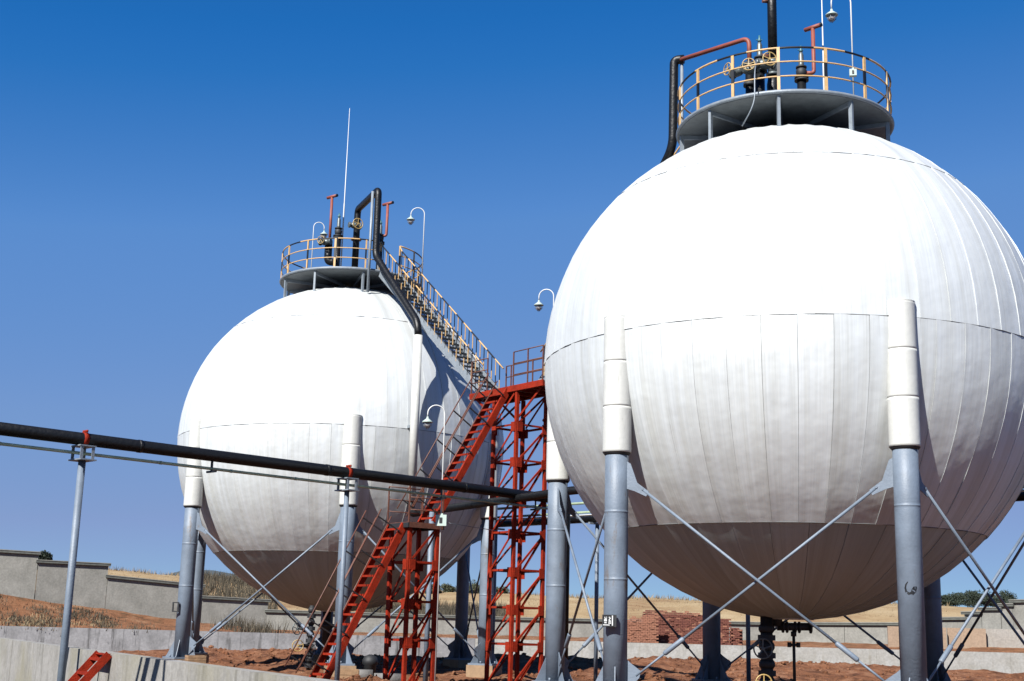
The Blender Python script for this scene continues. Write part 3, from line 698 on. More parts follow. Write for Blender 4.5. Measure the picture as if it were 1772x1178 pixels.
# ------------------------------------------------------------------ pipelines
PIPE_A = Vector((-11.18, 28.35, 3.9)); PIPE_B = Vector((1.86, 41.6, 3.9)); PD = (PIPE_B - PIPE_A).normalized(); PNn = Vector((PD.y, -PD.x, 0))
def pipe_thing(name, pts, r, m_, label, cat='pipe', n=20, br=.5, extra=None):
    root = thing(name, Vector(pts[0]), label, cat)
    b = MB(); b.tube(bend(pts, br, 8), r, n); b.build('pipe', m_, root)
    return root
main = pipe_thing('pipeline', [PIPE_A - PD * 26, PIPE_B, PIPE_B + Vector((0, 0, -5.9))], .148, M['tar'], 'thick black pipeline crossing the whole view on thin posts')
for t in (-8, -2.6, 3.4, 9.0, 14.1):   # lap bands of the wrap
    p = PIPE_A + PD * t; bd = MB(); bd.tube([p - PD * .05, p + PD * .05], .155, 18); bd.build('wrap_band', M['tar'], main)
gp = pipe_thing('small_pipe', [PIPE_A - PD * 26 + Vector((0, 0, -.33)) , PIPE_B + PD * -.4 + Vector((0, 0, -.33)) ], .038, M['green'], 'thin pale green pipe hung below the thick black pipeline', n=10)
for t in lin(-6, 18, 12):
    p = PIPE_A + PD * t + Vector((0, 0, -.33)); bd = MB(); bd.tube([p - PD * .03, p + PD * .03], .045, 10); bd.build('coupling', M['green'], gp)
def on_pipe(px):      # point on the pipe line seen at photo column px (plan intersection)
    k = (px - 886) / 2246.4; t = (k * PIPE_A.y - PIPE_A.x) / (PD.x - k * PD.y); return PIPE_A + PD * t
def support(px, zb, r, label):
    p = on_pipe(px); root = thing('pipe_post', (p.x, p.y, zb), label, 'post', 'posts carrying the black pipeline')
    b = MB(); b.tube([Vector((p.x, p.y, zb)), Vector((p.x, p.y, 3.42))], r, 16); b.build('post', M['blue'], root)
    fr = MB(); rz = math.atan2(PD.y, PD.x)
    fr.box((-.20, -.30, 3.40), (.20, .30, 3.43), rz=rz, at=(p.x, p.y, 0))
    for s in (-.14, .14): fr.box((s - .035, -.22, 3.43), (s + .035, -.20, 3.72), rz=rz, at=(p.x, p.y, 0)); fr.box((s - .035, .20, 3.43), (s + .035, .22, 3.72), rz=rz, at=(p.x, p.y, 0))
    fr.box((-.20, -.24, 3.72), (.20, .24, 3.75), rz=rz, at=(p.x, p.y, 0)); fr.build('bracket', M['steel'], root)
    cl = MB(); cl.tube([p + PD * -.06, p + PD * .06], .160, 20)
    for a in (-.5, .2, .9): cl.lathe([(.028, 0), (.028, .06)], 6, p + Vector((0, 0, .15)) + PNn * (a * .12), (0, 0, 1))
    cl.build('clamp', M['red'], root); return root
support(147, -3.2, .085, 'nearest blue grey post under the black pipeline, at far left, outside the low wall')
support(608, -1.95, .070, 'blue grey post under the black pipeline, in front of the left tank leg')
pb = at_px0 = None
def px_x(px, y, z):
    x = (px - 886) / 2246.4 * y
    for _ in range(6): v = Vector((x, y, z)); d = v.dot(_f); x += (px - 886 - 2246.4 * v.dot(_R) / d) / 2246.4 * d
    return x
xb = px_x(740, 43.0, 0); rt = thing('pipe_post', (xb, 43.0, -2.0), 'slim pale blue post standing behind the half-way landing tower', 'post', 'posts carrying the black pipeline')
b = MB(); b.tube([Vector((xb, 43.0, -2.0)), Vector((xb, 43.0, 3.55))], .085, 14); b.build('post', M['blue'], rt)
for px, lb in ((372, 'small black hanger clamping the thin green pipe below the pipeline, left of the tank'), (771, 'small black hanger clamping the thin green pipe beside the red stair'), (934, 'small black hanger clamping the thin green pipe near the right tank leg')):
    p = on_pipe(px); rt = thing('pipe_hanger', p + Vector((0, 0, -.15)), lb, 'bracket', 'pipe hangers under the pipeline')
    b = MB(); b.bar(p + Vector((0, 0, -.14)), p + Vector((0, 0, -.42)), .07, .05); b.bar(p + Vector((0, 0, -.40)) - PNn * .2, p + Vector((0, 0, -.40)) + PNn * .2, .05, .05, (0, 0, 1)); b.build('hanger_bar', M['black'], rt)
# vapour line coming down from the left tank and running behind the tower
def onA(azd, r_, z): return Vector((CL.x + r_ * math.cos(R(azd)), CL.y + r_ * math.sin(R(azd)), z))
def onL(r_, z): return onA(-61.3, r_, z)
VE = Vector((1.72, 38.15, 3.9)); VF = Vector((2.9, 37.2, 3.9))
vl = thing('downpipe', (CL.x + .1, CL.y, PZ), 'black pipe looping from the farther tank top, ending in a white jacketed downpipe', 'pipe')
P605 = Vector((CL.x + .03, CL.y + .4, 0))
apex = onA(-67.2, 3.07, 16.02)
b = MB(); b.tube(bend([P605 + Vector((0, 0, 12.2)), P605 + Vector((0, 0, 16.25)), apex, onA(-67.0, 3.07, 13.42), onL(6.44, 10.25), onL(6.56, 9.72)], .26, 8), .132, 18); b.build('black_pipe', M['tar'], vl)
b = MB(); b.tube([onL(6.56, 9.74), onL(6.56, 3.95)], .150, 22); b.build('white_jacket', M['sleeve'], vl)
b = MB(); b.tube(bend([onL(6.56, 4.0), onL(6.56, 3.55), VE + Vector((0, 0, -.05)), VF], .35, 8), .125, 16); b.build('low_black_pipe', M['tar'], vl)
b = MB(); b.tube([P605 + Vector((0, 0, 15.50)), P605 + Vector((0, 0, 15.57))], .21, 16); b.tube([P605 + Vector((0, 0, 14.95)), P605 + Vector((0, 0, 15.02))], .21, 16); b.build('flange', M['brown'], vl)
b = MB(); b.bar(onL(6.55, 6.55), onL(6.15, 6.55), .22, .1); b.build('wall_bracket', M['steel'], vl)
b = MB(); q = onA(-67, 3.0, 0) + Vector((-.20, -.05, 0)); b.tube([q + Vector((0, 0, 12.0)), q + Vector((0, 0, 15.95))], .055, 8); b.build('pipe_prop', M['steel'], vl)

# second pipe rack passing behind both tanks
RA = Vector((-.9, 52.8, 3.86)); RB = Vector((15.6, 35.4, 3.86)); RD = (RB - RA).normalized()
rk = thing('pipe_rack', RA, 'rear pipe rack with black and green pipes passing behind the near sphere', 'pipes')
for off, z, r_, m_ in ((.25, 0.0, .12, 'tar'), (-.1, .30, .045, 'green'), (.1, .62, .05, 'green'), (-.3, .0, .08, 'tar')):
    o_ = Vector((RD.y, -RD.x, 0)) * off + Vector((0, 0, z)); b = MB(); b.tube([RA + o_, RB + RD * 12 + o_], r_, 12); b.build('pipe', M[m_], rk)
b = MB(); b.bar(RA + Vector((0, 0, .18)), RB + RD * 12 + Vector((0, 0, .18)), .30, .03); b.build('cable_tray', M['white'], rk)
for px in (867, 1041, 1298):
    k = (px - 886) / 2246.4; t = (k * RA.y - RA.x) / (RD.x - k * RD.y); p = RA + RD * t
    rt = thing('rack_post', (p.x, p.y, GZ - .2), {867: 'dark rack post seen through the red tower', 1041: 'dark thin rack post just left of the near tank leg', 1298: 'dark thin rack post under the near sphere beside the valve stack'}[px], 'post', 'posts of the rear pipe rack')
    b = MB(); b.tube([Vector((p.x, p.y, GZ - .2)), Vector((p.x, p.y, 3.66))], .075, 12); b.build('post', M['blue'], rt)
    b = MB(); b.bar(p + Vector((0, 0, -.16)) - Vector((RD.y, -RD.x, 0)) * .45, p + Vector((0, 0, -.16)) + Vector((RD.y, -RD.x, 0)) * .45, .09, .07); b.build('crossarm', M['steel'], rt)

# ------------------------------------------------------------------ valves and vents on the platforms
def wheel_mesh(r=.19, m_='wheel', spokes=5):
    b = MB(); b.tube([Vector((r * math.cos(2 * PI * j / 20), 0, r * math.sin(2 * PI * j / 20))) for j in range(20)], .017, 6, closed=True)
    for k in range(spokes):
        a = 2 * PI * k / spokes + .3; b.bar((0, 0, 0), (r * math.cos(a), 0, r * math.sin(a)), .02, .022, (0, 1, 0))
    b.lathe([(.035, -.03), (.035, .03)], 8, (0, 0, 0), (0, 1, 0)); return b.mesh('handwheel', M[m_])
WH = wheel_mesh(); WHD = wheel_mesh(.20, 'valve', 5)
def thx(c, x, y, label, name='relief_valve', cat='valve', group=None): return thing(name, (c.x + x, c.y + y, PZ), label, cat, group)
def at_px(px, y, z): # world x for photo column px at depth y, height z, allowing for camera pitch and roll
    for xx in (0,):
        x = (px - 886) / 2246.4 * y
        for _ in range(6):
            v = Vector((x, y, z)); d = v.dot(_f); X = 886 + 2246.4 * v.dot(_R) / d; x += (px - X) / 2246.4 * d
    return x
def fl(b, z, r, mi=0, h=.04): b.lathe([(r, z), (r, z + h)], 16, mi=mi)
def relief(root, base, h1, m1='tar', r=.12):
    b = MB(); b.lathe([(r, -.9), (r, h1)], 16); place('riser', b.mesh('riser', M[m1]), root, base)
    b = MB(); fl(b, h1 - .02, r + .07); fl(b, h1 + .05, r + .07); b.lathe([(.10, h1 + .09), (.14, h1 + .17), (.15, h1 + .28), (.10, h1 + .36)], 16); fl(b, h1 + .36, .15); place('valve_body', b.mesh('valve_body', M['iron']), root, base)
    b = MB(); b.lathe([(.085, h1 + .40), (.075, h1 + .46), (.07, h1 + .74), (.05, h1 + .80), (.03, h1 + .84)], 14); place('spring_housing', b.mesh('spring_housing', M['valve']), root, base)
    b = MB(); b.lathe([(.045, h1 + .84), (.055, h1 + .87), (.035, h1 + .93), (.025, h1 + 1.02)], 10); b.bar((-.09, 0, h1 + .9), (.07, 0, h1 + .9), .03, .02); place('cap', b.mesh('cap', M['teal']), root, base)
def at_pt(px, py, y):
    v = _f + _R * ((px - 886) / 2246.4) - _U * ((py - 589) / 2246.4); return v * (y / v.y)
# right tank
x = at_px(1316, 31.9, 13.4); rt = thing('relief_valve', (x, 31.9, PZ), 'tall relief valve with teal cap on black riser, on the near tank platform', 'valve', 'relief valves on the tank tops'); relief(rt, (0, 0, 0), 1.45, r=.125)
x = at_px(1389, 33.3, 13.4); rt = thing('relief_valve', (x, 33.3, PZ), 'relief valve beside the salmon T vent, on the near tank platform', 'valve', 'relief valves on the tank tops'); relief(rt, (0, 0, 0), 1.85, r=.125)
def tvent(px0, px1, y, zb, zt, label, side=1, mt='salmon', w=.36, elbow=True):
    x0, x1 = at_px(px0, y, zb), at_px(px1, y, zt)
    x1 = x0 + (.20 * side if elbow else 0)
    root = thing('vent_pipe', (x0, y, zb), label, 'vent pipe', 'T shaped vent pipes on the tank tops')
    b = MB(); b.tube(bend([(x0, y, zb), (x1, y, zb), (x1, y, zt)], .12, 5) if elbow else [(x0, y, zb), (x0, y, zt)], .055, 12); b.build('pipe', M[mt], root)
    b = MB(); b.tube([(x1 - .5 * w, y + .18, zt), (x1 + .5 * w, y - .18, zt)], .06, 12); b.build('tee_head', M[mt], root)
    b = MB(); b.lathe([(.063, -.01), (.063, .02), (.05, .021)], 12, (x1 + .5 * w, y - .18, zt), (w, -.36, 0)); b.build('dark_opening', M['black'], root)
tvent(1396, 1406, 33.25, 15.0, 16.36, 'salmon T vent pipe beside the lightning rod on the near tank')
# left black and salmon pipe of the near tank
def radR(a, r_, z): return Vector((CR.x + r_ * math.cos(R(a)), CR.y + r_ * math.sin(R(a)), z))
dp = thing('downpipe', radR(150, 3.1, PZ), 'black downpipe with salmon link pipe at the left of the near tank platform', 'pipe')
x1298 = at_px(1298, 32.2, 13.5)
b = MB(); b.tube([(x1298, 32.2, 12.0), (x1298, 32.2, 14.75)], .115, 16); b.build('riser', M['tar'], dp)
b = MB(); b.tube(bend([(x1298, 32.2, 14.7), (x1298, 32.2, 15.49), radR(152, 2.95, 15.55)], .22, 6), .062, 12); b.build('salmon_pipe', M['salmon'], dp)
b = MB(); b.tube(bend([radR(151, 2.80, 15.58), radR(152, 3.08, 15.58), radR(152, 3.12, 13.0), radR(146, 3.75, 12.30), radR(140, 4.4, 11.45), radR(134, 5.9, 9.9), radR(130, 6.62, 8.6), radR(130, 6.62, 3.9), VF], .34, 8), .125, 16); b.build('black_pipe', M['tar'], dp)
b = MB(); q = radR(151, 2.92, 0); b.tube([q + Vector((.05, .0, 12.2)), q + Vector((.05, 0, 15.5))], .045, 8); b.build('pipe_prop', M['steel'], dp)
for z_ in (1.72, 1.15): b = MB(); b.lathe([(.17, z_), (.17, z_ + .09)], 14); place('flange', b.mesh('flange', M['iron']), dp, (x1298 - dp.location.x, 32.2 - dp.location.y, 0))
x = at_px(1339, 32.4, 13.5); mp = thing('tall_pipe', (x, 32.4, PZ), 'tall thick black pipe rising out of frame from the near tank platform', 'pipe')
b = MB(); b.lathe([(.15, -.9), (.16, .9), (.17, 1.3), (.13, 1.55)], 18); b.lathe([(.125, 1.98), (.125, 5.2)], 18); place('pipe', b.mesh('pipe', M['tar']), mp)
b = MB(); b.lathe([(.19, 1.55), (.19, 1.62)], 16); b.lathe([(.12, 1.62), (.15, 1.77), (.12, 1.90)], 16); b.lathe([(.19, 1.90), (.19, 1.98)], 16); place('valve_body', b.mesh('valve_body', M['valve']), mp)
b = MB(); b.tube(bend([(0, 0, 5.1), (0, 0, 5.7), (-1.2, .3, 5.4)], .25, 6), .125, 16); place('upper_bend', b.mesh('upper_bend', M['tar']), mp)
b = MB(); b.tube([(-.10, 0, 3.72), (-.26, -.02, 3.72)], .05, 10); b.tube([(-.10, 0, 2.1), (-.36, 0, 2.1)], .085, 12); place('stub_pipe', b.mesh('stub_pipe', M['brown']), mp)
def gate_valve(px, y, z, label, m_='wheel', face=-.3, r=1.0):
    x = at_px(px, y, z); root = thing('gate_valve', (x, y, z), label, 'valve', 'gate valves with round handwheels')
    b = MB(); b.tube([(-.26, 0, 0), (-.20, 0, 0)], .12, 14); b.tube([(.20, 0, 0), (.26, 0, 0)], .12, 14); b.lathe([(.07, -.2), (.12, -.1), (.13, 0), (.12, .1), (.07, .2)], 12, (0, 0, 0), (1, 0, 0)); b.tube([(0, 0, 0), (0, -.20, 0)], [.09, .06], 10); b.tube([(0, -.2, 0), (0, -.36, 0)], .02, 6)
    place('valve_body', b.mesh('valve_body', M['valve'] if m_ == 'wheel' else M['iron']), root, (0, 0, 0), face)
    o = place('handwheel', WH if m_ == 'wheel' else WHD, root, (.34 * math.sin(face), -.34 * math.cos(face), 0), face); o.scale = (r, r, r)
gate_valve(1297, 31.6, 14.31, 'left yellow gate valve wheel on the near tank platform', face=-.25, r=.85)
gate_valve(1324, 31.4, 14.38, 'right yellow gate valve wheel on the near tank platform', face=.15, r=.95)
gate_valve(1277, 31.8, 14.33, 'sideways yellow wheel at the end of the valve row, near tank platform', face=-1.1, r=.85)
# hanging cable
x = at_px(1306, 30.2, 13.9)
cb = MB(); cb.tube(bend([at_pt(1309, 104, 31.3), at_pt(1306, 125, 29.7), at_pt(1306, 172, 29.62), at_pt(1299, 192, 29.65), at_pt(1284, 218, 29.9)], .3, 5), .016, 6)
tag(cb.build('cable', M['steel']), 'grey cable hanging over the rim of the near tank platform', 'cable')
# left tank platform
YL = 49.3
x = at_px(582, YL, 13.5); rt = thing('relief_valve', (x, YL, PZ), 'relief valve with teal cap on the farther left tank platform', 'valve', 'relief valves on the tank tops'); relief(rt, (0, 0, 0), 1.78, r=.13)
b = MB(); b.tube(bend([(0, -.1, .75), (-.34, -.1, .75), (-.34, -.1, 1.5)], .2, 5), .15, 12); place('elbow', b.mesh('elbow', M['tar']), rt)
gate_valve(563, YL - .3, 14.45, 'yellow gate valve wheel left of the relief valve, farther tank', face=-.4, r=.8)
gate_valve(614, 49.8, 15.40, 'yellow gate valve wheel on the black loop pipe, farther tank', face=.5, r=1.1)
tvent(570, 577, 49.2, 14.4, 16.39, 'left salmon T vent pipe on the farther tank, beside the lightning rod', elbow=False, w=.42)
tvent(660, 667, 50.6, 15.25, 16.62, 'right salmon T vent pipe on the farther tank, behind the black loop', w=.42)

xr = at_px(658, 50.6, 15.2); rt = thing('relief_valve', (xr, 50.6, PZ), 'dark relief valve riser mostly behind the black loop pipe, farther tank', 'valve', 'relief valves on the tank tops'); relief(rt, (0, 0, 0), 1.95, r=.12)

# ------------------------------------------------------------------ lamps, rods, junction boxes
def rod(px, y, z0, z1, label):
    x = at_px(px, y, z0); root = thing('lightning_rod', (x, y, z0), label, 'lightning rod', 'lightning rods on the tank tops')
    b = MB(); h = z1 - z0; b.tube([(0, 0, 0), (0, 0, h * .45), (0, 0, h * .46), (0, 0, h)], [.030, .030, .022, .010], 8); place('mast', b.mesh('mast', M['white']), root)
    b = MB(); b.lathe([(.07, 0), (.06, .05), (.03, .08)], 10); place('foot', b.mesh('foot', M['steel']), root)
rod(588, 49.9, PZ, 20.43, 'white lightning rod on the farther left tank')
rod(1429, 33.6, PZ, 18.6, 'white lightning rod on the near tank, running out of frame')
def lamp(px, y, z0, z1, dx, dy, rr, label, kink=None):
    """gooseneck pole with a caged bulkhead lamp"""
    x = at_px(px, y, z0); root = thing('gooseneck_lamp', (x, y, z0), label, 'lamp', 'gooseneck lamps'); h = z1 - z0
    d = Vector((dx, dy, 0)); k = d.length; d.normalize(); R2 = k / 2
    pts = [Vector((0, 0, 0)), Vector((0, 0, h - R2))] + [Vector((0, 0, h - R2)) + d * (R2 - R2 * math.cos(PI * i / 12)) + Vector((0, 0, R2 * math.sin(PI * i / 12))) for i in range(1, 13)] + [d * k + Vector((0, 0, h - R2 - rr))]
    b = MB(); b.tube(pts, .019, 8); place('pole', b.mesh('pole', M['white']), root)
    e = d * k + Vector((0, 0, h - R2 - rr))
    b = MB(); b.lathe([(.03, .0), (.035, -.05), (.07, -.08), (.155, -.15), (.16, -.175), (.10, -.18)], 16); place('lamp_shade', b.mesh('lamp_shade', M['lampgreen']), root, e)
    b = MB(); b.lathe([(.085, -.18), (.09, -.25), (.07, -.31), (.02, -.34)], 12); g = place('lamp_glass', b.mesh('lamp_glass', M['glass']), root, e)
    b = MB()
    for q in range(6): a = q * PI / 3; b.tube([Vector((.11 * math.cos(a), .11 * math.sin(a), -.18)), Vector((.115 * math.cos(a), .115 * math.sin(a), -.27)), Vector((.02 * math.cos(a), .02 * math.sin(a), -.37))], .006, 5)
    b.tube([Vector((.115 * math.cos(2 * PI * j / 12), .115 * math.sin(2 * PI * j / 12), -.26)) for j in range(12)], .006, 5, closed=True); place('cage', b.mesh('cage', M['steel']), root, e)
lamp(730, 47.6, 12.7, 15.50, -.52, 0, .06, 'gooseneck lamp beside the yellow stair at the top of the farther tank')
lamp(536, 51.3, PZ, 15.98, .42, .1, .12, 'gooseneck lamp on the far side of the farther tank platform')
lamp(752, 38.05, -1.9, 6.27, -.50, -.1, .10, 'tall gooseneck lamp rising past the half-way stair landing')
lamp(955, 41.2, TOPZ, 10.75, -.48, .1, .12, 'gooseneck lamp on the red walkway, beside the near sphere outline')
lamp(1478, 30.75, 12.95, 16.1, -.50, 0, .20, 'gooseneck lamp on the near tank platform, cut by the frame top')
def jbox(px, y, z, s, label, face=-.2):
    x = at_px(px, y, z); root = thing('junction_box', (x, y, z), label, 'junction box', 'small electrical boxes')
    b = MB(); b.box((-s, -.06, -s), (s, .06, s)); b.box((-s * .3, -.05, s), (s * .3, .05, s + .04)); place('case', b.mesh('case', M['lampgreen']), root, (0, 0, 0), face)
    b = MB(); b.box((-s * .3, -.075, -s * .5), (s * .25, -.062, s * .5)); place('switch', b.mesh('switch', M['black']), root, (0, 0, 0), face)
jbox(764, 37.9, 2.88, .16, 'pale green electrical box on the half-way stair landing')
jbox(1476, 29.85, 13.5, .085, 'pale green electrical box on a post of the near tank railing')
cb = MB(); cb.tube([(at_px(770, 38, 2.82), 38, 2.83), (at_px(860, 40, 2.9), 40.2, 2.78)], .012, 6)
tag(cb.build('cable', M['steel']), 'taut thin cable from the landing box to the tall tower', 'cable')

# ------------------------------------------------------------------ piping under the tanks
def valve_stack(c, x0, y0, zt, zb, r_, label, wheels, m_='iron'):
    root = thing('valve_stack', (x0, y0, zb), label, 'valves', 'valve stacks under the tanks')
    b = MB(); h = zt - zb; prof = []; z = 0
    b.lathe([(r_, 0), (r_, h)], 16); place('riser', b.mesh('riser', M[m_]), root)
    k = int(h / .42)
    for i in range(k):
        z = .15 + i * .42; b = MB(); b.lathe([(r_ + .065, z - .06), (r_ + .065, z + .07)], 16, smooth=False); b.lathe([(r_ + .01, z + .12), (r_ + .045, z + .18), (r_ + .045, z + .26), (r_ + .01, z + .32)], 16); place('flange', b.mesh('flange', M[m_]), root)
    for (dx, z, mw, fc, sc) in wheels:
        b = MB(); b.tube([(0, 0, z - zb), (dx, -.42, z - zb)], [.09, .03], 8); place('stem', b.mesh('stem', M[m_]), root)
        o = place('handwheel', WH if mw else WHD, root, (dx, -.45, z - zb), fc); o.scale = (sc, sc, sc)
    return root
valve_stack(CR, at_px(1327, 32.3, -.5), 32.3, .40, -2.0, .15, 'dark valve stack under the near sphere with two round handwheels', [(-.18, -.42, 0, .15, 1.15), (-.17, -1.22, 1, .1, 1.05)])
mf = thing('manifold', (at_px(1345, 32.5, 0), 32.5, .10), 'dark horizontal manifold with drain pipe under the near sphere', 'pipes')
b = MB(); b.tube([(0, 0, 0), (.85, 0, .02)], .09, 12)
for q in (.12, .22, .42, .52, .80): b.tube([(q, 0, 0), (q + .04, 0, 0)], .14, 12)
place('header', b.mesh('header', M['iron']), mf)
b = MB(); b.tube([(.40, 0, 0), (.40, 0, -1.6)], .038, 8); b.tube([(.40, 0, -.1), (.40, 0, -.22)], .07, 8); b.tube([(.30, 0, -.42), (.50, 0, -.42)], .03, 8)
for q in (.29, .51): b.tube([(q, 0, -.36), (q, 0, -.48)], .05, 8)
place('drain_pipe', b.mesh('drain_pipe', M['iron']), mf)
b = MB(); b.tube([(.0, 0, .02), (.0, 0, .4)], .13, 12); place('nozzle', b.mesh('nozzle', M['iron']), mf)
b = MB(); b.tube([(at_px(1375, 31.5, -1.8), 31.8, -1.86), (at_px(1400, 31.5, -1.8), 31.3, -1.80)], .33, 16); rt = b.build('buried_pipe', M['pipec']); tag(rt, 'half buried dark pipe end in the red soil under the near sphere', 'pipe')
valve_stack(CL, at_px(538, 46.5, -.3), 46.5, .45, -1.75, .085, 'dark valve stack under the farther sphere with yellow handwheel', [(-.35, -.92, 1, .3, 1.0), (-.4, -.35, 0, .8, 1.0), (.2, -.9, 0, 1.2, .8)])
b = MB(); x = at_px(566, 50, 0); rt = thing('bottom_nozzle', (x, 49.9, -1.9), 'thick dark drain nozzle below the farther sphere', 'pipe')
b.lathe([(.14, 0), (.14, 1.5), (.30, 1.62), (.30, 1.72), (.16, 1.75), (.16, 2.4)], 16); place('nozzle', b.mesh('nozzle', M['iron']), rt)

# ------------------------------------------------------------------ stair over the near bund wall
def wall_at(px):
    lo, hi = 0.0, 40.0
    for _ in range(40):
        m_ = (lo + hi) / 2; q_ = W0 + WD * m_ + Vector((0, 0, WTOP)); X = 886 + 2246.4 * q_.dot(_R) / q_.dot(_f)
        lo, hi = (m_, hi) if X < px else (lo, m_)
    return W0 + WD * lo
n_ = WN; hw = wall_at(197)
root = thing('wall_steps', (hw.x - n_.x * 1.82, hw.y - n_.y * 1.82, -2.75), 'short red steel steps leaning up against the near low wall', 'steps', None, math.atan2(n_.y, n_.x))
b0, t0 = Vector((0, 0, 0)), Vector((1.62, 0, 1.93)); d = (t0 - b0).normalized(); up = Vector((-d.z, 0, d.x))
for s in (-1, 1):
    b = MB(); b.bar(b0 + Vector((0, s * .45, 0)), t0 + Vector((0, s * .45, 0)), .025, .16, up); place('stringer', b.mesh('stringer', M['red']), root)
tm = MB(); tm.box((-.10, -.435, -.018), (.08, .435, 0)); tm.box((-.105, -.435, -.05), (-.09, .435, 0)); tme = tm.mesh('tread', M['red'])
for k in range(7): t = .07 + k * .147; place('tread', tme, root, b0.lerp(t0, t))
b = MB(); b.bar((1.60, -.435, 1.92), (1.60, .435, 1.92), .10, .03); place('top_bar', b.mesh('top_bar', M['red']), root)

sp_ = thing('shadow_pipes', (-9.2, 22.1, -3.2), 'leaning added pipes just outside the low wall, whose shadows stripe it near the left tank leg', 'pipes')  # unseen pipes, added only to throw the shadow stripes onto the wall
hz_ = wall_at(274); back = Vector((-sv.x, -sv.y, 0)).normalized() * -6.4
for q_, r_, ln_ in ((-.83, .07, .55), (-.38, .14, .55), (.30, .15, .55), (.86, .065, 0)):
    c0 = hz_ + back + WD * q_; lift = 6.4 * math.tan(SUN_EL) + WTOP - .35     # height on the pipe whose shadow falls just below the wall's top
    b = MB(); b.tube([c0 + Vector((0, 0, -3.1)) - WD * ln_ * (lift + 3.1), c0 + Vector((0, 0, lift + .6)) + WD * ln_ * .6], r_, 12); b.build('shadow_pipe', M['blue'], sp_)

# ------------------------------------------------------------------ leg signs and mark
def leg_front(c, k, z, px, out=.28):
    p, a = leg_pts(c, k); v = Vector((-p.x, -p.y, 0)).normalized(); s = Vector((v.y, -v.x, 0))
    return p, v, s
p, v, s_ = leg_front(CR, 3, 0, 0)
q = p + v * .30 + s_ * -.0 ; sx = at_px(1054.5, 28.2, .12)
sg = thing('leg_sign', (sx, 28.2, .12), 'small black and white marker box on the left front leg of the near tank', 'sign', None, 0)
b = MB(); b.box((-.15, -.05, -.125), (.15, .05, .125)); place('case', b.mesh('case', M['iron']), sg, rz=-.12)
b = MB(); b.box((-.135, -.058, -.105), (.10, -.051, .115)); place('plate', b.mesh('plate', M['black']), sg, rz=-.12)
b = MB()
for (x0, z0, x1, z1) in ((-.105, -.055, -.055, -.03), (-.11, -.015, -.05, .03), (-.10, .04, -.085, .08), (-.085, .035, -.05, .05), (-.06, .055, -.05, .085), (-.02, -.06, .04, -.035), (-.015, -.02, .035, .005), (-.01, .01, .015, .035), (.0, .04, .035, .06), (-.012, .065, .02, .08), (-.13, -.098, .01, -.078), (.055, -.10, .08, .11)):
    b.box((x0, -.064, z0), (x1, -.059, z1))
place('white_markings', b.mesh('white_markings', M['white']), sg, rz=-.12)
sx = at_px(304, 45.7, .3); sg = thing('leg_clip', (sx, 45.7, .27), 'small square steel clip on the left leg of the farther tank', 'bracket')
b = MB(); 
for (x0, z0, x1, z1) in ((-.11, -.17, -.07, .17), (.07, -.17, .11, .17), (-.07, .13, .07, .17), (-.07, -.17, .07, -.13)): b.box((x0, -.04, z0), (x1, .04, z1))
place('frame', b.mesh('frame', M['iron']), sg)
# painted black hook mark on the right front leg (follows the leg's surface)
p, a_ = leg_pts(CR, 4)
mk = MB(); rr = .2595; view = math.atan2(-p.y, -p.x)
curve = [(-.045, .175), (-.085, .12), (-.10, .05), (-.085, -.02), (-.03, -.06), (.03, -.05), (.065, 0.0), (.09, .055), (.125, .08)]
wds = [.010, .016, .019, .022, .026, .040, .050, .042, .012]
zc = .85; vs = []
for i, ((sx_, sz_), w_) in enumerate(zip(curve, wds)):
    t_ = Vector((curve[min(i + 1, 8)][0] - curve[max(i - 1, 0)][0], curve[min(i + 1, 8)][1] - curve[max(i - 1, 0)][1], 0)).normalized(); nn = Vector((-t_.y, t_.x, 0))
    for sg_ in (-1, 1):
        u_, z_ = sx_ + nn.x * w_ * sg_, sz_ + nn.y * w_ * sg_; an = view + u_ / rr
        vs.append((p.x + rr * math.cos(an), p.y + rr * math.sin(an), zc + z_))
mk.add(vs, [(2 * i, 2 * i + 1, 2 * i + 3, 2 * i + 2) for i in range(8)])
lgs = [o for o in tankR.children if o.name.startswith('leg') and (wloc(o) - Vector((p.x, p.y, BASE_Z))).length < .1][0]
o = mk.build('painted_mark', M['black']); o.parent = lgs; o.matrix_parent_inverse = (Matrix.Translation(wloc(lgs)) @ Matrix.Rotation(lgs.rotation_euler.z, 4, 'Z')).inverted()

# ------------------------------------------------------------------ site clutter
def crate(px, y, z, sx, sy, sz, rz, label, m_='wood'):
    x = at_px(px, y, z); root = thing('wooden_box', (x, y, z), label, 'box', 'wooden formwork boxes on the site', rz)
    for k in range(3):
        h = sz / 3
        for (ax, ay, bx, by) in ((-sx, -sy, sx, -sy), (sx, -sy, sx, sy), (sx, sy, -sx, sy), (-sx, sy, -sx, -sy)):
            b = MB(); dx, dy = (bx - ax), (by - ay); L = math.hypot(dx, dy); ux, uy = dx / L * .012, dy / L * .012
            b.bar((ax + ux, ay + uy, h * (k + .5)), (bx - ux, by - uy, h * (k + .5)), .022, h - .012); place('plank', b.mesh('plank', M[m_]), root)
    b = MB(); b.box((-sx + .02, -sy + .02, sz * .8), (sx - .02, sy - .02, sz * .84)); place('lid', b.mesh('lid', M[m_]), root)
crate(600, 41.5, -2.0, .33, .3, .50, .2, 'orange plywood box beside the foot of the red stair')
crate(338, 44.5, -1.55, .30, .22, .26, .5, 'low plank box at the foot of the left tank leg')
crate(640, 41, -2.0, .18, .16, .16, 1.0, 'small broken plank box near the landing tower')
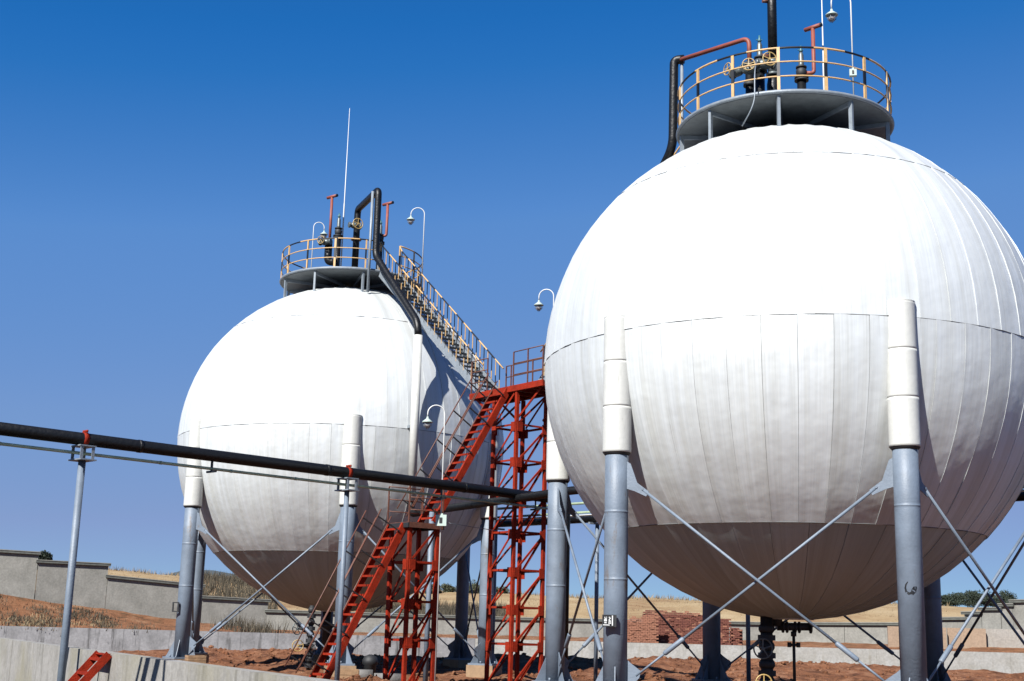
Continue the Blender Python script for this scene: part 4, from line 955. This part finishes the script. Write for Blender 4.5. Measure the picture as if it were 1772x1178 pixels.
def cpipe(px, y, z, L, r_, ang, label):
    x = at_px(px, y, z); root = thing('concrete_pipe', (x, y, z), label, 'pipe', 'loose pipe lengths on the ground', ang)
    b = MB(); n = 18; vs = []; fs = []
    for xx, rr in ((-L / 2, r_), (L / 2, r_), (L / 2, r_ * .8), (-L / 2, r_ * .8)):
        for j in range(n): vs.append((xx, rr * math.cos(2 * PI * j / n), rr * math.sin(2 * PI * j / n)))
    for i in range(4):
        for j in range(n): fs.append((i * n + j, i * n + (j + 1) % n, ((i + 1) % 4) * n + (j + 1) % n, ((i + 1) % 4) * n + j))
    b.add(vs, fs, 0, True); place('pipe_wall', b.mesh('pipe_wall', M['pipec']), root)
cpipe(627, 42.5, -1.72, .65, .19, .1, 'grey concrete pipe length lying left, by the plywood box')
cpipe(672, 42.0, -1.80, .9, .19, .15, 'grey concrete pipe length lying behind the landing tower')
x = at_px(641, 44.0, -1.2); rt = thing('black_stub', (x, 44.0, -1.9), 'black domed pipe stub standing behind the lower red flight', 'pipe')
b = MB(); b.lathe([(.20, 0), (.20, .45), (.26, .50), (.26, .62), (.19, .74), (.05, .80)], 16); place('stub', b.mesh('stub', M['iron']), rt)
# loose planks and rubble pieces
for i, (px, y, sx, rz, ry, lb) in enumerate(((615, 40.6, .45, .3, .12, 'pale plank end lying by the red stair foot'), (640, 40.2, .6, 1.2, .05, 'short plank lying before the landing tower'), (1100, 34.5, .25, .8, .9, 'broken plank sticking out of the soil between the front legs'), (875, 47, .5, .2, .0, 'pale plank on the dark soil beside the red tower'), (1044, 33.6, .3, -.6, .2, 'pale offcut beside the soil mound'), (700, 41.5, .4, .5, .0, 'plank scrap under the landing tower'))):
    x = at_px(px, y, -1.8); b = MB(); b.box((-sx / 2, -.07, -.012), (sx / 2, .07, .012)); o = place('plank', b.mesh('plank', M['wood']), None, (x, y, in_soil(x, y) + .08), rot=(0, ry, rz)); tag(o, lb, 'plank', 'loose planks on the soil')
rub = MB(); rnd = random.Random(5)
ico = bmesh.new(); bmesh.ops.create_icosphere(ico, subdivisions=1, radius=1); iv = [v.co.copy() for v in ico.verts]; if_ = [[v.index for v in f.verts] for f in ico.faces]; ico.free()
zones = [(-7.5, 58, 5, 5, 900), (-3.6, 37.5, 2.0, 1.6, 260), (-2.0, 42, 2.5, 3, 200), (3.2, 36, 3, 4, 600), (9, 46, 7, 8, 900), (12, 60, 12, 8, 1500), (4, 40, 3, 4, 500), (0, 56, 6, 8, 500), (-11, 60, 5, 8, 400)]
for (zx, zy, wx, wy, cnt) in zones:
    for _ in range(cnt):
        x, y = rnd.gauss(zx, wx * .6), rnd.gauss(zy, wy * .6)
        if (Vector((x, y, 0)) - W0).dot(WN) < .5 or y > DIKE_Y - .3: continue
        s = rnd.choice((.02, .03, .04, .05, .06, .08, .12)); z = in_soil(x, y); q = Vector((rnd.uniform(.7, 1.3), rnd.uniform(.7, 1.3), rnd.uniform(.5, 1)))
        rub.add([(x + v.x * s * q.x * rnd.uniform(.8, 1.2), y + v.y * s * q.y, z + v.z * s * q.z * rnd.uniform(.8, 1.2)) for v in iv], if_)
tag(rub.build('soil_clods', M['soil']), 'loose red clods and stones scattered over the bund floor', 'rubble', kind='stuff')

# ------------------------------------------------------------------ vegetation
def leaves(b, cx, cy, cz, rx, ry, rz_, n, s, rnd, clumps=14):
    cl = [(rnd.uniform(-1, 1), rnd.uniform(-1, 1), rnd.uniform(-1, 1), rnd.uniform(.25, .5)) for _ in range(clumps)]
    for i in range(n):
        c = cl[i % clumps]
        v = Vector((rnd.gauss(0, 1), rnd.gauss(0, 1), rnd.gauss(0, 1))).normalized() * (rnd.random() ** .4) * c[3] * 1.3
        p = Vector((c[0] * .75 + v.x, c[1] * .75 + v.y, c[2] * .70 + v.z))
        if p.length > 1.25: p *= 1.25 / p.length
        p = Vector((cx + p.x * rx, cy + p.y * ry, cz + p.z * rz_))
        a = Vector((rnd.gauss(0, 1), rnd.gauss(0, 1), rnd.gauss(0, 1))).normalized() * s * rnd.uniform(.6, 1.4); q = a.cross(Vector((rnd.gauss(0, 1), rnd.gauss(0, 1), rnd.gauss(0, 1)))).normalized() * s * rnd.uniform(.4, .8)
        b.add([p - a, p + q * .8, p + a, p - q], [(0, 1, 2, 3)])
def tree(px, d, z0, h, w_, label, seed, m_='leaf', group='trees beyond the boundary wall'):
    x = PX(px, d)[0]; rnd = random.Random(seed); root = thing('tree', (x, d, z0), label, 'tree', group)
    t = MB(); lean = rnd.uniform(-.1, .1) * h
    t.tube([(0, 0, -.5), (lean * .3, 0, h * .35), (lean, 0, h * .85)], [.12 * h / 4, .09 * h / 4, .02], 7)
    for k in range(5):
        z = h * rnd.uniform(.25, .7); a = rnd.uniform(0, 2 * PI); t.tube([(lean * z / h, 0, z), (math.cos(a) * w_ * .6, math.sin(a) * w_ * .6, z + h * .18)], [.04 * h / 4, .01], 5)
    place('trunk', t.mesh('trunk', M['bark']), root)
    c = MB(); leaves(c, lean * .6, 0, h * .56, w_, w_, h * .46, 2200, .09, rnd, 26); place('crown', c.mesh('crown', M[m_]), root)
RT = [(1622, 118, 2.3, 1.6, 'leftmost dark tree beyond the right boundary wall, beside the near tank leg', 'leaf'), (1638, 122, 1.9, 1.4, 'low rounded tree second from the near tank leg', 'leaf2'), (1654, 117, 2.3, 1.5, 'dark tree third from the near tank leg on the right', 'leaf'),
      (1672, 120, 2.6, 1.7, 'broad dark tree in the middle of the row at right', 'leaf'), (1690, 116, 2.9, 1.5, 'tallest dark tree of the row at right, behind the brace rods', 'leaf'), (1707, 119, 2.4, 1.5, 'dark tree just left of the last thin tree at right', 'leaf2'), (1722, 117, 2.0, 1.4, 'small dark tree above the wall steps at right', 'leaf'), (1741, 118, 3.0, .9, 'thin pointed tree standing alone at the right end of the row', 'leaf')]
for i, (px, d, h, w_, lb, m_) in enumerate(RT): tree(px, d + 30, 3.1, h * .64, w_ * .95, lb, 40 + i, m_)
tree(97, 90, 2.7, 1.25, .45, 'small dark bush peeping over the step of the left boundary wall', 77, 'leaf', None)
for i, (px, d, h, w_, z, lb) in enumerate(((762, 116, 1.5, .9, 2.2, 'bare low bush right of the landing tower on the skyline'), (790, 118, 1.7, .9, 2.2, 'bush beside the black shaded leg on the skyline'), (822, 117, 2.2, 1.1, 2.2, 'round olive bush left of the tall tower, on the skyline'), (838, 120, 1.8, .9, 2.2, 'small olive bush behind the right leg of the farther tank'), (858, 119, 1.8, 1.0, 2.2, 'olive bush seen through the tall red tower'), (873, 118, 1.5, 1.2, 2.2, 'low olive bush beside the tower column'))):
    tree(px, d + 26, 2.7, h * .8, w_, lb, 140 + i, 'leaf2', 'bushes on the skyline behind the towers')
def grass(name, n, place_f, hmin, hmax, m_, seed, label, wd=.03):
    rnd = random.Random(seed); b = MB()
    for _ in range(n):
        x, y, z = place_f(rnd); h = rnd.uniform(hmin, hmax); a = rnd.uniform(0, PI); dx, dy = math.cos(a) * wd, math.sin(a) * wd; lx, ly = rnd.gauss(0, h * .28), rnd.gauss(0, h * .28)
        b.add([(x - dx, y - dy, z), (x + dx, y + dy, z), (x + lx, y + ly, z + h)], [(0, 1, 2)])
    tag(b.build(name, M[m_]), label, 'grass', kind='stuff')
def f_top(p0, p1, d0, d1):
    def f(rnd):
        px = rnd.uniform(p0, p1); d = rnd.uniform(d0, d1); x = PX(px, d)[0]; return x, d, field_z(x, d) - .1
    return f
grass('dry_grass', 15000, f_top(150, 1640, 106, 160), .06, .26, 'drygrass', 1, 'tall dry straw coloured grass over the rising field', .05)
grass('dry_grass', 5000, f_top(150, 1640, 143, 165), .2, .75, 'drygrass', 11, 'ragged taller dry grass along the skyline', .05)
grass('dark_scrub', 5200, f_top(200, 380, 100, 125), .4, 1.6, 'scrub', 2, 'dark dry weeds above the left boundary wall', .05)
grass('dark_scrub', 9000, f_top(640, 885, 108, 122), .5, 1.5, 'scrub', 3, 'dark thicket of scrub behind the boundary wall near the towers', .05)
grass('dark_scrub', 5000, f_top(360, 500, 106, 150), .3, 1.2, 'scrub', 4, 'dark weeds on the slope left of the farther sphere', .05)
def f_bank(p0, p1, t0, t1, cl, seed):
    rc = random.Random(seed); cs = [(rc.uniform(p0, p1), rc.uniform(t0, t1)) for _ in range(cl)]
    def f(rnd):
        c = rnd.choice(cs); px = c[0] + rnd.gauss(0, 14); d = c[1] + rnd.gauss(0, .8); x = PX(px, d)[0]; return x, d, bank_z(x, d) - .03
    return f
grass('bank_weeds', 3000, f_bank(-20, 300, 70, 77, 16, 9), .06, .28, 'scrub', 5, 'dark dry weeds in patches on the red bank at left', .03)
grass('bank_weeds', 900, f_bank(0, 300, 69.6, 73, 8, 19), .06, .26, 'drygrass', 6, 'pale dry grass tufts along the foot of the red bank', .03)
grass('bank_weeds', 500, f_bank(410, 500, 72, 80, 5, 29), .3, .9, 'scrub', 7, 'few thin dark stalks before the boundary wall under the farther sphere', .025)
